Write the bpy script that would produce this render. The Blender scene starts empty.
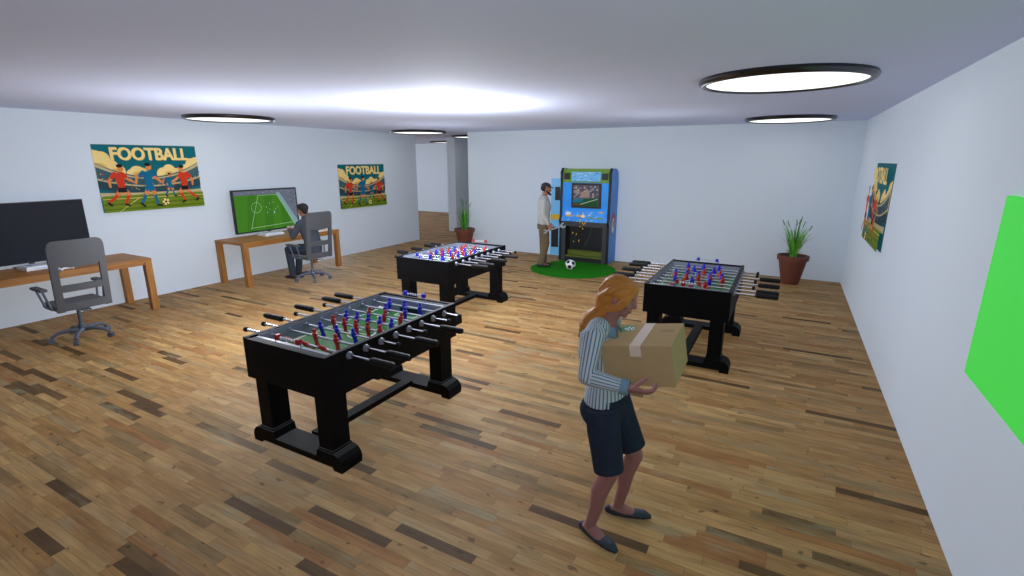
import bpy, bmesh, math, random
from mathutils import Vector, Matrix, Euler
PI = math.pi
V = Vector
random.seed(7)
scn = bpy.context.scene
col = scn.collection

# ------------------------------------------------------------------ camera
cam_d = bpy.data.cameras.new('camera')
cam = bpy.data.objects.new('camera', cam_d); col.objects.link(cam)
cam.location = (0, 0, 2.2345)
YAW, PITCH = 28.6155, 14.427
cam.rotation_euler = (math.radians(90-PITCH), 0, math.radians(YAW))
cam_d.sensor_fit = 'HORIZONTAL'; cam_d.sensor_width = 36
cam_d.lens = 498.83/1024*36
cam_d.clip_end = 100
scn.camera = cam
# ------------------------------------------------------------------ world, exposure
w = bpy.data.worlds.new('world'); scn.world = w; w.use_nodes = True
w.node_tree.nodes['Background'].inputs[0].default_value = (.55, .62, .75, 1)
w.node_tree.nodes['Background'].inputs[1].default_value = .3
scn.view_settings.view_transform = 'Standard'
scn.view_settings.look = 'None'
scn.view_settings.exposure = 0
scn.view_settings.gamma = 1
scn.view_settings.use_curve_mapping = False
# ------------------------------------------------------------------ room light, then added unseen fills
H = 2.9
XL, XR, YB = -9.20, 1.051, 10.93
DISC_E = 1.4          # emission of the ceiling lamp discs
def point(name, loc, energy, color=(1, 1, 1), radius=.12, shadow=True):
    l = bpy.data.lights.new(name, 'POINT'); l.energy = energy; l.color = color
    l.shadow_soft_size = radius; l.use_shadow = shadow
    o = bpy.data.objects.new(name, l); o.location = loc; col.objects.link(o); return o
point('room_light', (-3.85, 5.35, 2.5), 228, (.94, .97, 1), .15, shadow=False)
for n_, p_, e_ in (('desk_side_fill', (-5.8, 3.8, 1.45), 100), ('far_left_fill', (-6.2, 8.3, 1.65), 30), ('far_right_fill', (-1.9, 8.0, 1.65), 22), ('near_fill', (-2.0, .2, 1.9), 11), ('right_side_fill', (.0, 1.3, 1.75), 12),  # added fills without any fixture, standing in for even ambient light
                   ('corridor_fill', (-15.0, 12.8, 1.9), 255)):  # invented fill out of view, brightens the corridor walls
    point(n_, p_, e_, (.93, .96, 1), .3, shadow=False)

# ------------------------------------------------------------------ materials
def lin(c):
    if isinstance(c, str):
        c = tuple(int(c[i:i+2], 16)/255 for i in (0, 2, 4))
    return tuple((x/12.92 if x <= .04045 else ((x+.055)/1.055)**2.4) for x in c)
MATS = {}
def mat(name, c, rough=.6, metal=0., spec=.5, emit=0., noise=.06, nscale=18., bump=0.):
    if name in MATS: return MATS[name]
    m = bpy.data.materials.new(name); m.use_nodes = True
    nt = m.node_tree; b = nt.nodes['Principled BSDF']
    c = lin(c)
    b.inputs['Base Color'].default_value = (*c, 1)
    b.inputs['Roughness'].default_value = rough
    b.inputs['Metallic'].default_value = metal
    b.inputs['Specular IOR Level'].default_value = spec
    if emit:
        b.inputs['Emission Color'].default_value = (*c, 1)
        b.inputs['Emission Strength'].default_value = emit
        b.inputs['Base Color'].default_value = (0, 0, 0, 1)
        b.inputs['Specular IOR Level'].default_value = .1
    elif noise:
        tc = nt.nodes.new('ShaderNodeTexCoord')
        n = nt.nodes.new('ShaderNodeTexNoise'); n.inputs['Scale'].default_value = nscale
        n.inputs['Detail'].default_value = 4
        nt.links.new(tc.outputs['Object'], n.inputs['Vector'])
        r = nt.nodes.new('ShaderNodeMapRange')
        r.inputs['To Min'].default_value = 1-noise; r.inputs['To Max'].default_value = 1+noise
        nt.links.new(n.outputs['Fac'], r.inputs['Value'])
        mx = nt.nodes.new('ShaderNodeVectorMath'); mx.operation = 'SCALE'
        mx.inputs[0].default_value = c
        nt.links.new(r.outputs[0], mx.inputs['Scale'])
        nt.links.new(mx.outputs[0], b.inputs['Base Color'])
        if bump:
            bp = nt.nodes.new('ShaderNodeBump'); bp.inputs['Strength'].default_value = bump
            bp.inputs['Distance'].default_value = .01
            nt.links.new(n.outputs['Fac'], bp.inputs['Height'])
            nt.links.new(bp.outputs[0], b.inputs['Normal'])
    MATS[name] = m
    return m

def wood_mat(name, c1, c2, axis='Y', scale=1.):
    m = bpy.data.materials.new(name); m.use_nodes = True
    nt = m.node_tree; b = nt.nodes['Principled BSDF']
    tc = nt.nodes.new('ShaderNodeTexCoord'); mp = nt.nodes.new('ShaderNodeMapping')
    s = {'X': (1, 14, 14), 'Y': (14, 1, 14), 'Z': (14, 14, 1)}[axis]
    mp.inputs['Scale'].default_value = [v*scale for v in s]
    n = nt.nodes.new('ShaderNodeTexNoise'); n.inputs['Scale'].default_value = 3; n.inputs['Detail'].default_value = 6
    cr = nt.nodes.new('ShaderNodeValToRGB')
    cr.color_ramp.elements[0].position = .3; cr.color_ramp.elements[0].color = (*lin(c1), 1)
    cr.color_ramp.elements[1].position = .72; cr.color_ramp.elements[1].color = (*lin(c2), 1)
    nt.links.new(tc.outputs['Object'], mp.inputs[0]); nt.links.new(mp.outputs[0], n.inputs['Vector'])
    nt.links.new(n.outputs['Fac'], cr.inputs[0]); nt.links.new(cr.outputs[0], b.inputs['Base Color'])
    b.inputs['Roughness'].default_value = .55
    return m

def floor_mat():
    m = bpy.data.materials.new('reclaimed_plank_floor'); m.use_nodes = True
    nt = m.node_tree; b = nt.nodes['Principled BSDF']; N = nt.nodes.new; L = nt.links.new
    def math_(op, a, bb=None, c=None):
        n = N('ShaderNodeMath'); n.operation = op
        for i, v in enumerate((a, bb, c)):
            if v is None: continue
            if isinstance(v, (int, float)): n.inputs[i].default_value = v
            else: L(v, n.inputs[i])
        return n.outputs[0]
    tc = N('ShaderNodeTexCoord'); sp = N('ShaderNodeSeparateXYZ'); L(tc.outputs['Object'], sp.inputs[0])
    x, y = sp.outputs[0], sp.outputs[1]
    W = .07
    yr = math_('DIVIDE', y, W); row = math_('FLOOR', yr); fy = math_('FRACT', yr)
    wn = N('ShaderNodeTexWhiteNoise'); wn.noise_dimensions = '1D'; L(row, wn.inputs['W'])
    sc = N('ShaderNodeSeparateColor'); L(wn.outputs['Color'], sc.inputs[0])
    Lr = math_('MULTIPLY_ADD', sc.outputs[0], .5, .42)
    xs = math_('ADD', math_('DIVIDE', x, Lr), math_('MULTIPLY', sc.outputs[1], 37.))
    # uneven lengths: warp the coordinate along the row
    wv = math_('MULTIPLY', math_('SINE', math_('ADD', math_('MULTIPLY', xs, 2.1), math_('MULTIPLY', sc.outputs[2], 30))), .14)
    xw = math_('ADD', xs, wv)
    cell = math_('FLOOR', xw); fx = math_('FRACT', xw)
    cb = N('ShaderNodeCombineXYZ'); L(cell, cb.inputs[0]); L(row, cb.inputs[1])
    w2 = N('ShaderNodeTexWhiteNoise'); w2.noise_dimensions = '3D'; L(cb.outputs[0], w2.inputs['Vector'])
    s2 = N('ShaderNodeSeparateColor'); L(w2.outputs['Color'], s2.inputs[0])
    cr = N('ShaderNodeValToRGB'); cr.color_ramp.interpolation = 'CONSTANT'
    cols = [(0, '583f20'), (.04, '6c5230'), (.06, '876a3f'), (.12, 'a27d4b'), (.3, 'a5804f'), (.46, '9a7341'), (.6, 'ab8854'),
            (.74, '9e7745'), (.84, '966839'), (.9, '967b52'), (.95, 'af8d5b')]
    e = cr.color_ramp.elements
    e[0].position = 0; e[0].color = (*lin(cols[0][1]), 1)
    e[1].position = cols[1][0]; e[1].color = (*lin(cols[1][1]), 1)
    for p, c in cols[2:]:
        k = e.new(p); k.color = (*lin(c), 1)
    L(w2.outputs['Value'], cr.inputs[0])
    # grain
    def noise(sx, sy, scale, det=5, off=True):
        mp = N('ShaderNodeMapping'); mp.inputs['Scale'].default_value = (sx, sy, 1)
        L(tc.outputs['Object'], mp.inputs[0])
        n = N('ShaderNodeTexNoise'); n.noise_dimensions = '4D'; n.inputs['Scale'].default_value = scale; n.inputs['Detail'].default_value = det
        L(mp.outputs[0], n.inputs['Vector'])
        if off: L(math_('MULTIPLY', w2.outputs['Value'], 50.), n.inputs['W'])
        return n.outputs['Fac']
    g1 = noise(1.2, 22, 3.2); g2 = noise(1.5, 5, 2.2, 3); g3 = noise(4, 7, 2.6, 1)
    def ramp(v, a, b_, lo, hi):
        r = N('ShaderNodeMapRange'); L(v, r.inputs[0])
        for i, q in enumerate((a, b_, lo, hi)): r.inputs[i+1].default_value = q
        return r.outputs[0]
    val = math_('MULTIPLY', ramp(g1, .3, .7, .78, 1.18), ramp(g2, .32, .68, .76, 1.18))
    # grooves between planks, knots
    ey = math_('MINIMUM', fy, math_('SUBTRACT', 1., fy))
    ex = math_('MULTIPLY', math_('MINIMUM', fx, math_('SUBTRACT', 1., fx)), 9.)
    ed = ramp(math_('MINIMUM', ey, ex), .0, .035, .55, 1.)
    knot = ramp(g3, .69, .74, 1., .45)
    tot = math_('MULTIPLY', math_('MULTIPLY', val, ed), knot)
    # weathered grey-green streaks on some planks
    mxg = N('ShaderNodeMix'); mxg.data_type = 'RGBA'
    L(cr.outputs[0], mxg.inputs['A']); mxg.inputs['B'].default_value = (*lin('7c7a60'), 1)
    L(math_('MULTIPLY', ramp(g2, .5, .68, 0, 1), ramp(s2.outputs[1], .5, .8, 0, .6)), mxg.inputs['Factor'])
    sc_ = N('ShaderNodeVectorMath'); sc_.operation = 'SCALE'
    L(mxg.outputs['Result'], sc_.inputs[0]); L(tot, sc_.inputs['Scale'])
    L(sc_.outputs[0], b.inputs['Base Color'])
    b.inputs['Roughness'].default_value = .62
    b.inputs['Specular IOR Level'].default_value = .25
    return m

def attr_mat(name, c1, c2, rough=.8, lo=.35, hi=.65):
    """two colours mixed by the float attribute 'stripe' (woven pattern of the cloth)"""
    m = bpy.data.materials.new(name); m.use_nodes = True
    nt = m.node_tree; b = nt.nodes['Principled BSDF']
    a = nt.nodes.new('ShaderNodeAttribute'); a.attribute_name = 'stripe'
    cr = nt.nodes.new('ShaderNodeValToRGB')
    cr.color_ramp.elements[0].position = lo; cr.color_ramp.elements[0].color = (*lin(c1), 1)
    cr.color_ramp.elements[1].position = hi; cr.color_ramp.elements[1].color = (*lin(c2), 1)
    nt.links.new(a.outputs['Fac'], cr.inputs[0]); nt.links.new(cr.outputs[0], b.inputs['Base Color'])
    b.inputs['Roughness'].default_value = rough; b.inputs['Specular IOR Level'].default_value = .15
    return m

WALL = mat('wall_paint', 'dbe6f1', .9, spec=.15, noise=.012, nscale=3)
CEIL = mat('ceiling_paint', 'd3dcfa', .9, spec=.15, noise=.012, nscale=3)
FLOOR = floor_mat()
BLACK = mat('black_laminate', '08090e', .6, spec=.12, noise=.1)
BLACKT = mat('black_rim', '24262c', .65, spec=.2, noise=.1)
GREYI = mat('grey_inner_board', '83889a', .38, spec=.5)
CHROME = mat('chrome', 'd6d8dc', .22, metal=1., noise=0)
RUBBER = mat('black_rubber', '0f1012', .6, spec=.3)
RED = mat('red_plastic', 'b01414', .4)
BLUE = mat('blue_plastic', '1414c4', .4)
WHITE = mat('white_plastic', 'e6e8ec', .4)
PITCH_G = mat('green_playfield', '14661c', .3)
LINE = mat('white_line', 'e8ece8', .5)
DESKW = wood_mat('oiled_oak', '8f5c26', 'b07838', 'Y', .8)
DESKL = wood_mat('oiled_oak_legs', '8f5c26', 'b07838', 'Z', .8)
CHAIR = mat('grey_chair_plastic', '55575c', .6, spec=.3)
CHAIRM = mat('grey_chair_metal', '5c6474', .45, metal=.3)
SCREENB = mat('black_glass', '22252f', .6, spec=.15, noise=0)
BEZEL = mat('bezel', '0c0d12', .4)
CARD = mat('cardboard', 'b0956c', .85, spec=.1, noise=.06, nscale=30)
TAPE = mat('packing_tape', 'd8c4b4', .4)
POT = mat('terracotta', '6e3a2a', .7, noise=.1, bump=.2)
SOIL = mat('soil', '2a2018', .95, noise=.4, nscale=60)

# ------------------------------------------------------------------ mesh helpers
def link(name, me, m=None, parent=None):
    o = bpy.data.objects.new(name, me); col.objects.link(o)
    if m is not None:
        for q in (m if isinstance(m, (list, tuple)) else [m]): me.materials.append(q)
    if parent is not None: o.parent = parent
    return o
def obj(name, bm, m, parent=None, smooth=False, bevel=0, segs=2):
    if bevel:
        try:
            ed = [e for e in bm.edges if len(e.link_faces) == 2 and e.calc_face_angle() > .6]
            bmesh.ops.bevel(bm, geom=ed, offset=bevel, segments=segs, affect='EDGES', profile=.6)
        except Exception: pass
    me = bpy.data.meshes.new(name)
    bmesh.ops.recalc_face_normals(bm, faces=bm.faces)
    bm.to_mesh(me); bm.free()
    if smooth:
        for p in me.polygons: p.use_smooth = True
        me.set_sharp_from_angle(angle=.7)
    return link(name, me, m, parent)
def tag(o, label=None, cat=None, group=None, kind=None):
    if label: o['label'] = label
    if cat: o['category'] = cat
    if group: o['group'] = group
    if kind: o['kind'] = kind
    return o
def empty(name, loc, rz=0, **k):
    o = bpy.data.objects.new(name, None); col.objects.link(o)
    o.location = loc; o.rotation_euler = (0, 0, rz); o.empty_display_size = .1
    return tag(o, **k)
def box(bm, x0, x1, y0, y1, z0, z1, mi=0, M=None):
    vs = [bm.verts.new((x, y, z)) for z in (z0, z1) for y in (y0, y1) for x in (x0, x1)]
    if M is not None:
        for v in vs: v.co = M @ v.co
    for f in ((0, 2, 3, 1), (4, 5, 7, 6), (0, 1, 5, 4), (2, 6, 7, 3), (1, 3, 7, 5), (0, 4, 6, 2)):
        bm.faces.new([vs[i] for i in f]).material_index = mi
    return bm
def frame(t, ref):
    t = t.normalized(); s = ref - t*ref.dot(t)
    if s.length < 1e-4: s = t.orthogonal()
    s.normalize(); return s, t.cross(s)
def loft(bm, pts, rad, ref=(1, 0, 0), n=12, cap=True, dome=False, mi=0, refs=None):
    """tube through pts; rad = radius or (a, b): a along ref, b across"""
    pts = [V(p) for p in pts]; ref = V(ref)
    rad = [(r, r) if isinstance(r, (int, float)) else r for r in rad]
    P = list(zip(pts, rad))
    T = []
    for i in range(len(pts)):
        a = pts[max(0, i-1)]; c = pts[min(len(pts)-1, i+1)]; T.append((c-a).normalized())
    seq = [(p, r, t, (V(refs[i]) if refs else ref)) for i, ((p, r), t) in enumerate(zip(P, T))]
    if dome:
        def cap_rings(p, r, t, rf, sg):
            out = []
            m = min(r)
            for k in (1, 2, 3):
                a = k/3.4*PI/2
                out.append((p+t*sg*m*math.sin(a), (r[0]*math.cos(a), r[1]*math.cos(a)), t, rf))
            return out
        seq = cap_rings(*seq[0], -1)[::-1] + seq + cap_rings(*seq[-1], 1)
    rings = []
    for p, r, t, rf in seq:
        s, u = frame(t, rf)
        rings.append([bm.verts.new(p + s*r[0]*math.cos(2*PI*k/n) + u*r[1]*math.sin(2*PI*k/n)) for k in range(n)])
    for a, b in zip(rings, rings[1:]):
        for k in range(n):
            f = bm.faces.new((a[k], a[(k+1) % n], b[(k+1) % n], b[k])); f.material_index = mi
    if cap:
        bm.faces.new(rings[0][::-1]).material_index = mi; bm.faces.new(rings[-1]).material_index = mi
    return rings
def lathe(bm, prof, n=32, c=(0, 0, 0), mi=0, close=False):
    rings = []
    for r, z in prof:
        rings.append([bm.verts.new((c[0]+r*math.cos(2*PI*k/n), c[1]+r*math.sin(2*PI*k/n), c[2]+z)) for k in range(n)])
    prs = list(zip(rings, rings[1:]))
    if close: prs.append((rings[-1], rings[0]))
    for a, b in prs:
        for k in range(n):
            bm.faces.new((a[k], a[(k+1) % n], b[(k+1) % n], b[k])).material_index = mi
    if not close:
        if prof[0][0] > 0: bm.faces.new(rings[0][::-1]).material_index = mi
        if prof[-1][0] > 0: bm.faces.new(rings[-1]).material_index = mi
def ell(bm, c, r, M=None, mi=0, u=20, v=12):
    g = bmesh.ops.create_uvsphere(bm, u_segments=u, v_segments=v, radius=1)
    for q in g['verts']:
        p = V((q.co.x*r[0], q.co.y*r[1], q.co.z*r[2]))
        q.co = V(c) + (M @ p if M is not None else p)
    for f in {f for q in g['verts'] for f in q.link_faces}: f.material_index = mi
def prism(bm, poly, y0, y1, f=lambda a, b, y: (a, y, b), mi=0):
    """extrude polygon (a, b) from y0 to y1"""
    A = [bm.verts.new(f(a, b, y0)) for a, b in poly]; B = [bm.verts.new(f(a, b, y1)) for a, b in poly]
    n = len(poly)
    bm.faces.new(A).material_index = mi; bm.faces.new(B[::-1]).material_index = mi
    for i in range(n):
        bm.faces.new((A[i], B[i], B[(i+1) % n], A[(i+1) % n])).material_index = mi
def copy_tree(o, parent=None):
    c = o.copy(); col.objects.link(c); c.parent = parent
    for ch in list(o.children): copy_tree(ch, c)
    return c
def voxel(bm, name, size, m, parent=None, smooth=6):
    """union of all the closed shapes in bm as one continuous skin"""
    me = bpy.data.meshes.new(name); bmesh.ops.recalc_face_normals(bm, faces=bm.faces)
    bm.to_mesh(me); bm.free()
    t = bpy.data.objects.new('t', me); col.objects.link(t)
    r = t.modifiers.new('r', 'REMESH'); r.mode = 'VOXEL'; r.voxel_size = size
    s = t.modifiers.new('s', 'SMOOTH'); s.factor = .5; s.iterations = smooth
    dg = bpy.context.evaluated_depsgraph_get(); dg.update()
    me2 = bpy.data.meshes.new_from_object(t.evaluated_get(dg))
    bpy.data.objects.remove(t); bpy.data.meshes.remove(me)
    me2.name = name; me2.materials.clear()
    for p in me2.polygons: p.use_smooth = True
    return link(name, me2, m, parent)

# ------------------------------------------------------------------ room shell
def structure(name, bm, m): return tag(obj(name, bm, m), kind='structure')
YN = -3.0
structure('floor', box(bmesh.new(), -20, XR+.3, YN, 19, -.1, 0), FLOOR)
structure('ceiling', box(bmesh.new(), -20, XR+.3, YN, 19, H, H+.1), CEIL)
structure('wall_right', box(bmesh.new(), XR, XR+.3, YN, YB+.3, 0, H), WALL)
structure('wall_left', box(bmesh.new(), XL-.3, XL, YN, 11.29, 0, H), WALL)
structure('wall_left_beyond_opening', box(bmesh.new(), XL-.3, XL, 13.17, 17.9, 0, H), WALL)
structure('wall_back', box(bmesh.new(), -7.235, XR, YB, YB+.3, 0, H), WALL)
structure('wall_front', box(bmesh.new(), XL-.3, XR+.3, YN-.3, YN, 0, H), WALL)
structure('wall_corridor_end', box(bmesh.new(), -20, XR+.3, 17.9, 18.2, 0, H), WALL)
structure('wall_corridor_right', box(bmesh.new(), -4.0, -3.7, YB+.3, 17.9, 0, H), WALL)
structure('wall_corridor_left', box(bmesh.new(), -20, -19.7, 8, 17.9, 0, H), WALL)
structure('wall_side_room', box(bmesh.new(), -19.7, XL-.3, 8, 8.3, 0, H), WALL)

# ------------------------------------------------------------------ ceiling lamps
DISC = mat('lamp_disc', 'ffffff', emit=DISC_E)
RINGM = mat('dark_chrome_ring', '4c4c50', .3, metal=1., noise=0)
def ceiling_lamp(x, y, label, r=.66):
    t = empty('ceiling_lamp', (x, y, H), label=label, cat='ceiling light', group='round ceiling lamps')
    bm = bmesh.new()
    lathe(bm, [(r-.055, -.04), (r-.045, -.052), (r-.02, -.055), (r, -.042), (r+.01, -.02), (r, 0), (r-.06, 0)], 64, close=True)
    obj('ring', bm, RINGM, t, smooth=True)
    bm = bmesh.new(); lathe(bm, [(r-.05, -.004), (r-.05, -.037)], 64)
    obj('light_disc', bm, DISC, t)
    return t
ceiling_lamp(-.15, 5.03, 'large round white ceiling lamp with dark metal ring, nearest one above the right foosball table')
ceiling_lamp(-.13, 9.75, 'round ceiling lamp with dark ring in the far right corner above the plant')
ceiling_lamp(-8.07, 5.27, 'round ceiling lamp with metal ring above the left desk with the lit screen')
ceiling_lamp(-7.98, 9.93, 'round ceiling lamp with metal ring at the end of the left wall before the opening')
ceiling_lamp(-8.1, 12.6, 'ceiling lamp half hidden behind the left end of the back wall')
ceiling_lamp(-11.5, 16.0, 'far ceiling lamp in the side room beyond the opening')

# ------------------------------------------------------------------ flat art helper: layered polygons on a plane
class Art:
    def __init__(s, W, Hh):
        s.bm = bmesh.new(); s.mats = []; s.k = 0; s.W = W; s.H = Hh
    def mi(s, m):
        if m not in s.mats: s.mats.append(m)
        return s.mats.index(m)
    def poly(s, pts, m, z=None):
        """pts in (u, v) 0..W, 0..H"""
        if z is None: s.k += 1; z = s.k*.00035
        pts = [(min(max(a, 0), s.W), min(max(b, 0), s.H)) for a, b in pts]
        vs = [s.bm.verts.new((a-s.W/2, -z, b)) for a, b in pts]
        try: f = s.bm.faces.new(vs); f.material_index = s.mi(m); bmesh.ops.triangulate(s.bm, faces=[f])
        except ValueError: pass
    def rect(s, a, b, c, d, m): s.poly([(a, c), (b, c), (b, d), (a, d)], m)
    def disc(s, u, v, r, m, ry=None, n=16):
        s.poly([(u+r*math.cos(2*PI*k/n), v+(ry or r)*math.sin(2*PI*k/n)) for k in range(n)], m)
    def stroke(s, pts, wd, m):
        if isinstance(wd, (int, float)): wd = [wd]*len(pts)
        for (a, b), (p, q) in zip(zip(pts, wd), zip(pts[1:], wd[1:])):
            d = V((p[0]-a[0], p[1]-a[1])); 
            if d.length < 1e-6: continue
            d.normalize(); n = V((-d.y, d.x))
            s.poly([(a[0]+n.x*b/2, a[1]+n.y*b/2), (a[0]-n.x*b/2, a[1]-n.y*b/2), (p[0]-n.x*q/2, p[1]-n.y*q/2), (p[0]+n.x*q/2, p[1]+n.y*q/2)], m)
        for (a, b) in zip(pts, wd): s.disc(a[0], a[1], b/2, m, n=10)
    def text(s, txt, u, v, width, height, m, offset=.03):
        c = bpy.data.curves.new('t', 'FONT'); c.body = txt; c.size = 1; c.offset = offset; c.resolution_u = 4
        t = bpy.data.objects.new('t', c); col.objects.link(t)
        dg = bpy.context.evaluated_depsgraph_get(); dg.update()
        me = bpy.data.meshes.new_from_object(t.evaluated_get(dg)); bpy.data.objects.remove(t)
        xs = [q.co.x for q in me.vertices]; ys = [q.co.y for q in me.vertices]
        x0, x1, y0, y1 = min(xs), max(xs), min(ys), max(ys)
        s.k += 1; z = s.k*.00035
        vs = [s.bm.verts.new(((q.co.x-x0)/(x1-x0)*width+u-s.W/2, -z, (q.co.y-y0)/(y1-y0)*height+v)) for q in me.vertices]
        for p in me.polygons:
            try: s.bm.faces.new([vs[i] for i in p.vertices]).material_index = s.mi(m)
            except ValueError: pass
        bpy.data.meshes.remove(me)
    def obj(s, name, thick=.004, parent=None):
        box(s.bm, -s.W/2, s.W/2, 0, thick, 0, s.H, s.mi(s.back))
        me = bpy.data.meshes.new(name)
        s.bm.to_mesh(me); s.bm.free()
        o = link(name, me, s.mats, parent); return o

# ------------------------------------------------------------------ football posters
def pm(n, c): return mat('print_'+n, c, .7, spec=.15, noise=.03)
TEAL, CREAM, CREAM2 = pm('teal', '0b6a74'), pm('cream', 'f6dc8e'), pm('deep_cream', 'e3bd6a')
STAND, STAND2, STANDL = pm('stand', '40616a'), pm('stand_dark', '2c4a52'), pm('stand_line', 'c9b98a')
GRASS1, GRASS2 = pm('grass', '70861e'), pm('grass_dark', '567218')
PRED, PBLUE, PSKIN, PDARK = pm('red_kit', 'cc3a1e'), pm('blue_kit', '0c668c'), pm('skin', 'd98a4a'), pm('dark', '1c1c20')
def art_player(a, u, v, s, kit, flip=1, pose=0):
    """running footballer, hip at (u, v), scale s"""
    P = lambda x, y: (u+flip*x*s, v+y*s)
    if pose == 0:   # reaching run
        a.stroke([P(.02, .42), P(.2, .28), P(.36, .18)], [.085*s, .07*s, .05*s], PSKIN)
        a.stroke([P(-.12, .42), P(-.27, .24), P(-.26, .08)], [.09*s, .075*s, .055*s], PSKIN)
        a.stroke([P(-.04, 0), P(-.16, -.2), P(-.38, -.36)], [.13*s, .085*s, .06*s], kit)
        a.stroke([P(-.38, -.36), P(-.31, -.43)], .06*s, PDARK)
        a.stroke([P(.05, 0), P(.16, -.16), P(.04, -.4)], [.13*s, .085*s, .06*s], kit)
        a.stroke([P(-.02, -.02), P(-.1, -.12)], .12*s, PSKIN); a.stroke([P(.06, -.02), P(.14, -.12)], .12*s, PSKIN)
        a.stroke([P(.04, -.42), P(.13, -.46)], .055*s, PDARK)
    else:
        a.stroke([P(.06, .44), P(.22, .26), P(.34, .16)], [.085*s, .07*s, .05*s], PSKIN)
        a.stroke([P(-.1, .42), P(-.28, .34), P(-.32, .14)], [.09*s, .075*s, .055*s], PSKIN)
        a.stroke([P(-.06, 0), P(-.14, -.22), P(-.26, -.42)], [.13*s, .085*s, .06*s], kit)
        a.stroke([P(-.27, -.42), P(-.2, -.5)], .06*s, PDARK)
        a.stroke([P(.06, 0), P(.12, -.2), P(.14, -.46)], [.13*s, .085*s, .06*s], kit)
        a.stroke([P(-.04, -.02), P(-.1, -.14)], .12*s, PSKIN); a.stroke([P(.06, -.02), P(.1, -.14)], .12*s, PSKIN)
        a.stroke([P(.14, -.48), P(.25, -.5)], .055*s, PDARK)
    a.poly([P(-.11, -.08), P(.13, -.08), P(.1, .1), P(-.09, .1)], PDARK if kit is PRED else kit)
    a.poly([P(-.08, .05), P(.09, .05), P(.11, .4), P(.05, .47), P(-.07, .46), P(-.13, .38)], kit)
    a.stroke([P(-.12, .44), P(-.2, .34)], .1*s, kit); a.stroke([P(.06, .44), P(.14, .36)], .1*s, kit)
    a.disc(*P(.05, .58), .075*s, PSKIN, .09*s)
    a.disc(*P(.03, .65), .08*s, PDARK, .05*s)
def poster(loc, rz, label, name='football_poster', W=1.52, Hh=1.02):
    a = Art(W, Hh); a.back = STAND
    a.rect(0, W, 0, Hh, TEAL)
    # stadium bowl: curved stands
    def band(c0, d, lo, hi, m):
        n = 18; top = []; bot = []
        for i in range(n+1):
            u = W*i/n; q = ((i/n-.5)*2)**2
            top.append((u, hi+c0*q)); bot.append((u, lo+d*q))
        for i in range(n): a.poly([bot[i], bot[i+1], top[i+1], top[i]], m, z=a.k*.00035+.0003)
        a.k += 1
    # clouds
    for u, v, r in ((0, .74, .2), (.1, .8, .12), (.2, .68, .12), (.3, .62, .1), (.02, .86, .07), (.56, .58, .12), (.64, .6, .07), (.48, .57, .08),
                    (W, .66, .18), (W-.1, .72, .1), (W-.2, .62, .1), (W-.3, .58, .09), (.95, .56, .11), (1.04, .62, .1), (1.14, .57, .09)):
        a.disc(u, v, r, CREAM, n=20)
    for u, v, r in ((.05, .62, .13), (.25, .58, .08), (W-.05, .56, .12), (W-.25, .53, .08), (1.03, .53, .08), (.55, .53, .08)):
        a.disc(u, v, r, CREAM2, n=18)
    band(.22, .16, .3, .53, STAND); band(.23, .2, .49, .51, STANDL)
    band(.14, .1, .26, .36, STAND2); band(.13, .12, .37, .39, STANDL); band(.02, .0, .22, .28, STANDL)
    for i in range(90):
        u = random.random()*W; v = .3+random.random()*.16+.16*((u/W-.5)*2)**2
        a.rect(u, u+.016, v, v+.014, random.choice((STANDL, STAND2, PRED, PBLUE)))
    a.rect(0, W, 0, .25, GRASS1)
    for i in range(3): a.rect(0, W, .03+i*.075, .055+i*.075, GRASS2)
    a.stroke([(0, .2), (W, .2)], .008, CREAM); a.stroke([(.2, 0), (.5, .2)], .008, CREAM)
    a.text('FOOTBALL', .22, .78, 1.14, .195, CREAM2, .02)
    a.text('FOOTBALL', .214, .786, 1.14, .195, CREAM, .018)
    a.text('FOOTBALL', .204, .788, 1.14, .195, CREAM, .018)
    art_player(a, .99, .36, .32, PBLUE, 1, 1)
    a.disc(1.06, .31, .001, PBLUE)
    art_player(a, .27, .345, .55, PRED, 1, 0)
    art_player(a, .66, .35, .57, PBLUE, 1, 1)
    art_player(a, 1.2, .34, .53, PRED, -1, 0)
    a.disc(.86, .12, .055, CREAM); a.disc(.86, .12, .02, PDARK)
    for k in range(5): a.disc(.86+.045*math.cos(k*1.257), .12+.045*math.sin(k*1.257), .012, PDARK)
    o = a.obj(name)
    o.location = loc; o.rotation_euler = (0, 0, rz)
    return tag(o, label, 'poster', 'football posters on the walls')
poster((XL+.006, 4.525, 1.44), PI/2, 'FOOTBALL poster on the left wall between the two desks, the most head-on one')
poster((XL+.006, 9.215, 1.105), PI/2, 'FOOTBALL poster on the far end of the left wall right of the gamer')
poster((XR-.006, 7.99, 1.16), -PI/2, 'FOOTBALL poster seen edge-on on the right wall', Hh=1.03, W=1.48)

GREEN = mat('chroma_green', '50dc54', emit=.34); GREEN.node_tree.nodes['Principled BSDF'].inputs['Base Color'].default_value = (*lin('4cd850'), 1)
bm = bmesh.new(); box(bm, XR-.026, XR-.001, 2.12, 3.635, 1.035, 2.05)
box(bm, XR-.0275, XR-.026, 2.14, 3.615, 1.055, 2.03)
tag(obj('green_screen_panel', bm, GREEN, bevel=.002), 'plain bright green glowing panel on the right wall, cut by the picture edge', 'panel')

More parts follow.
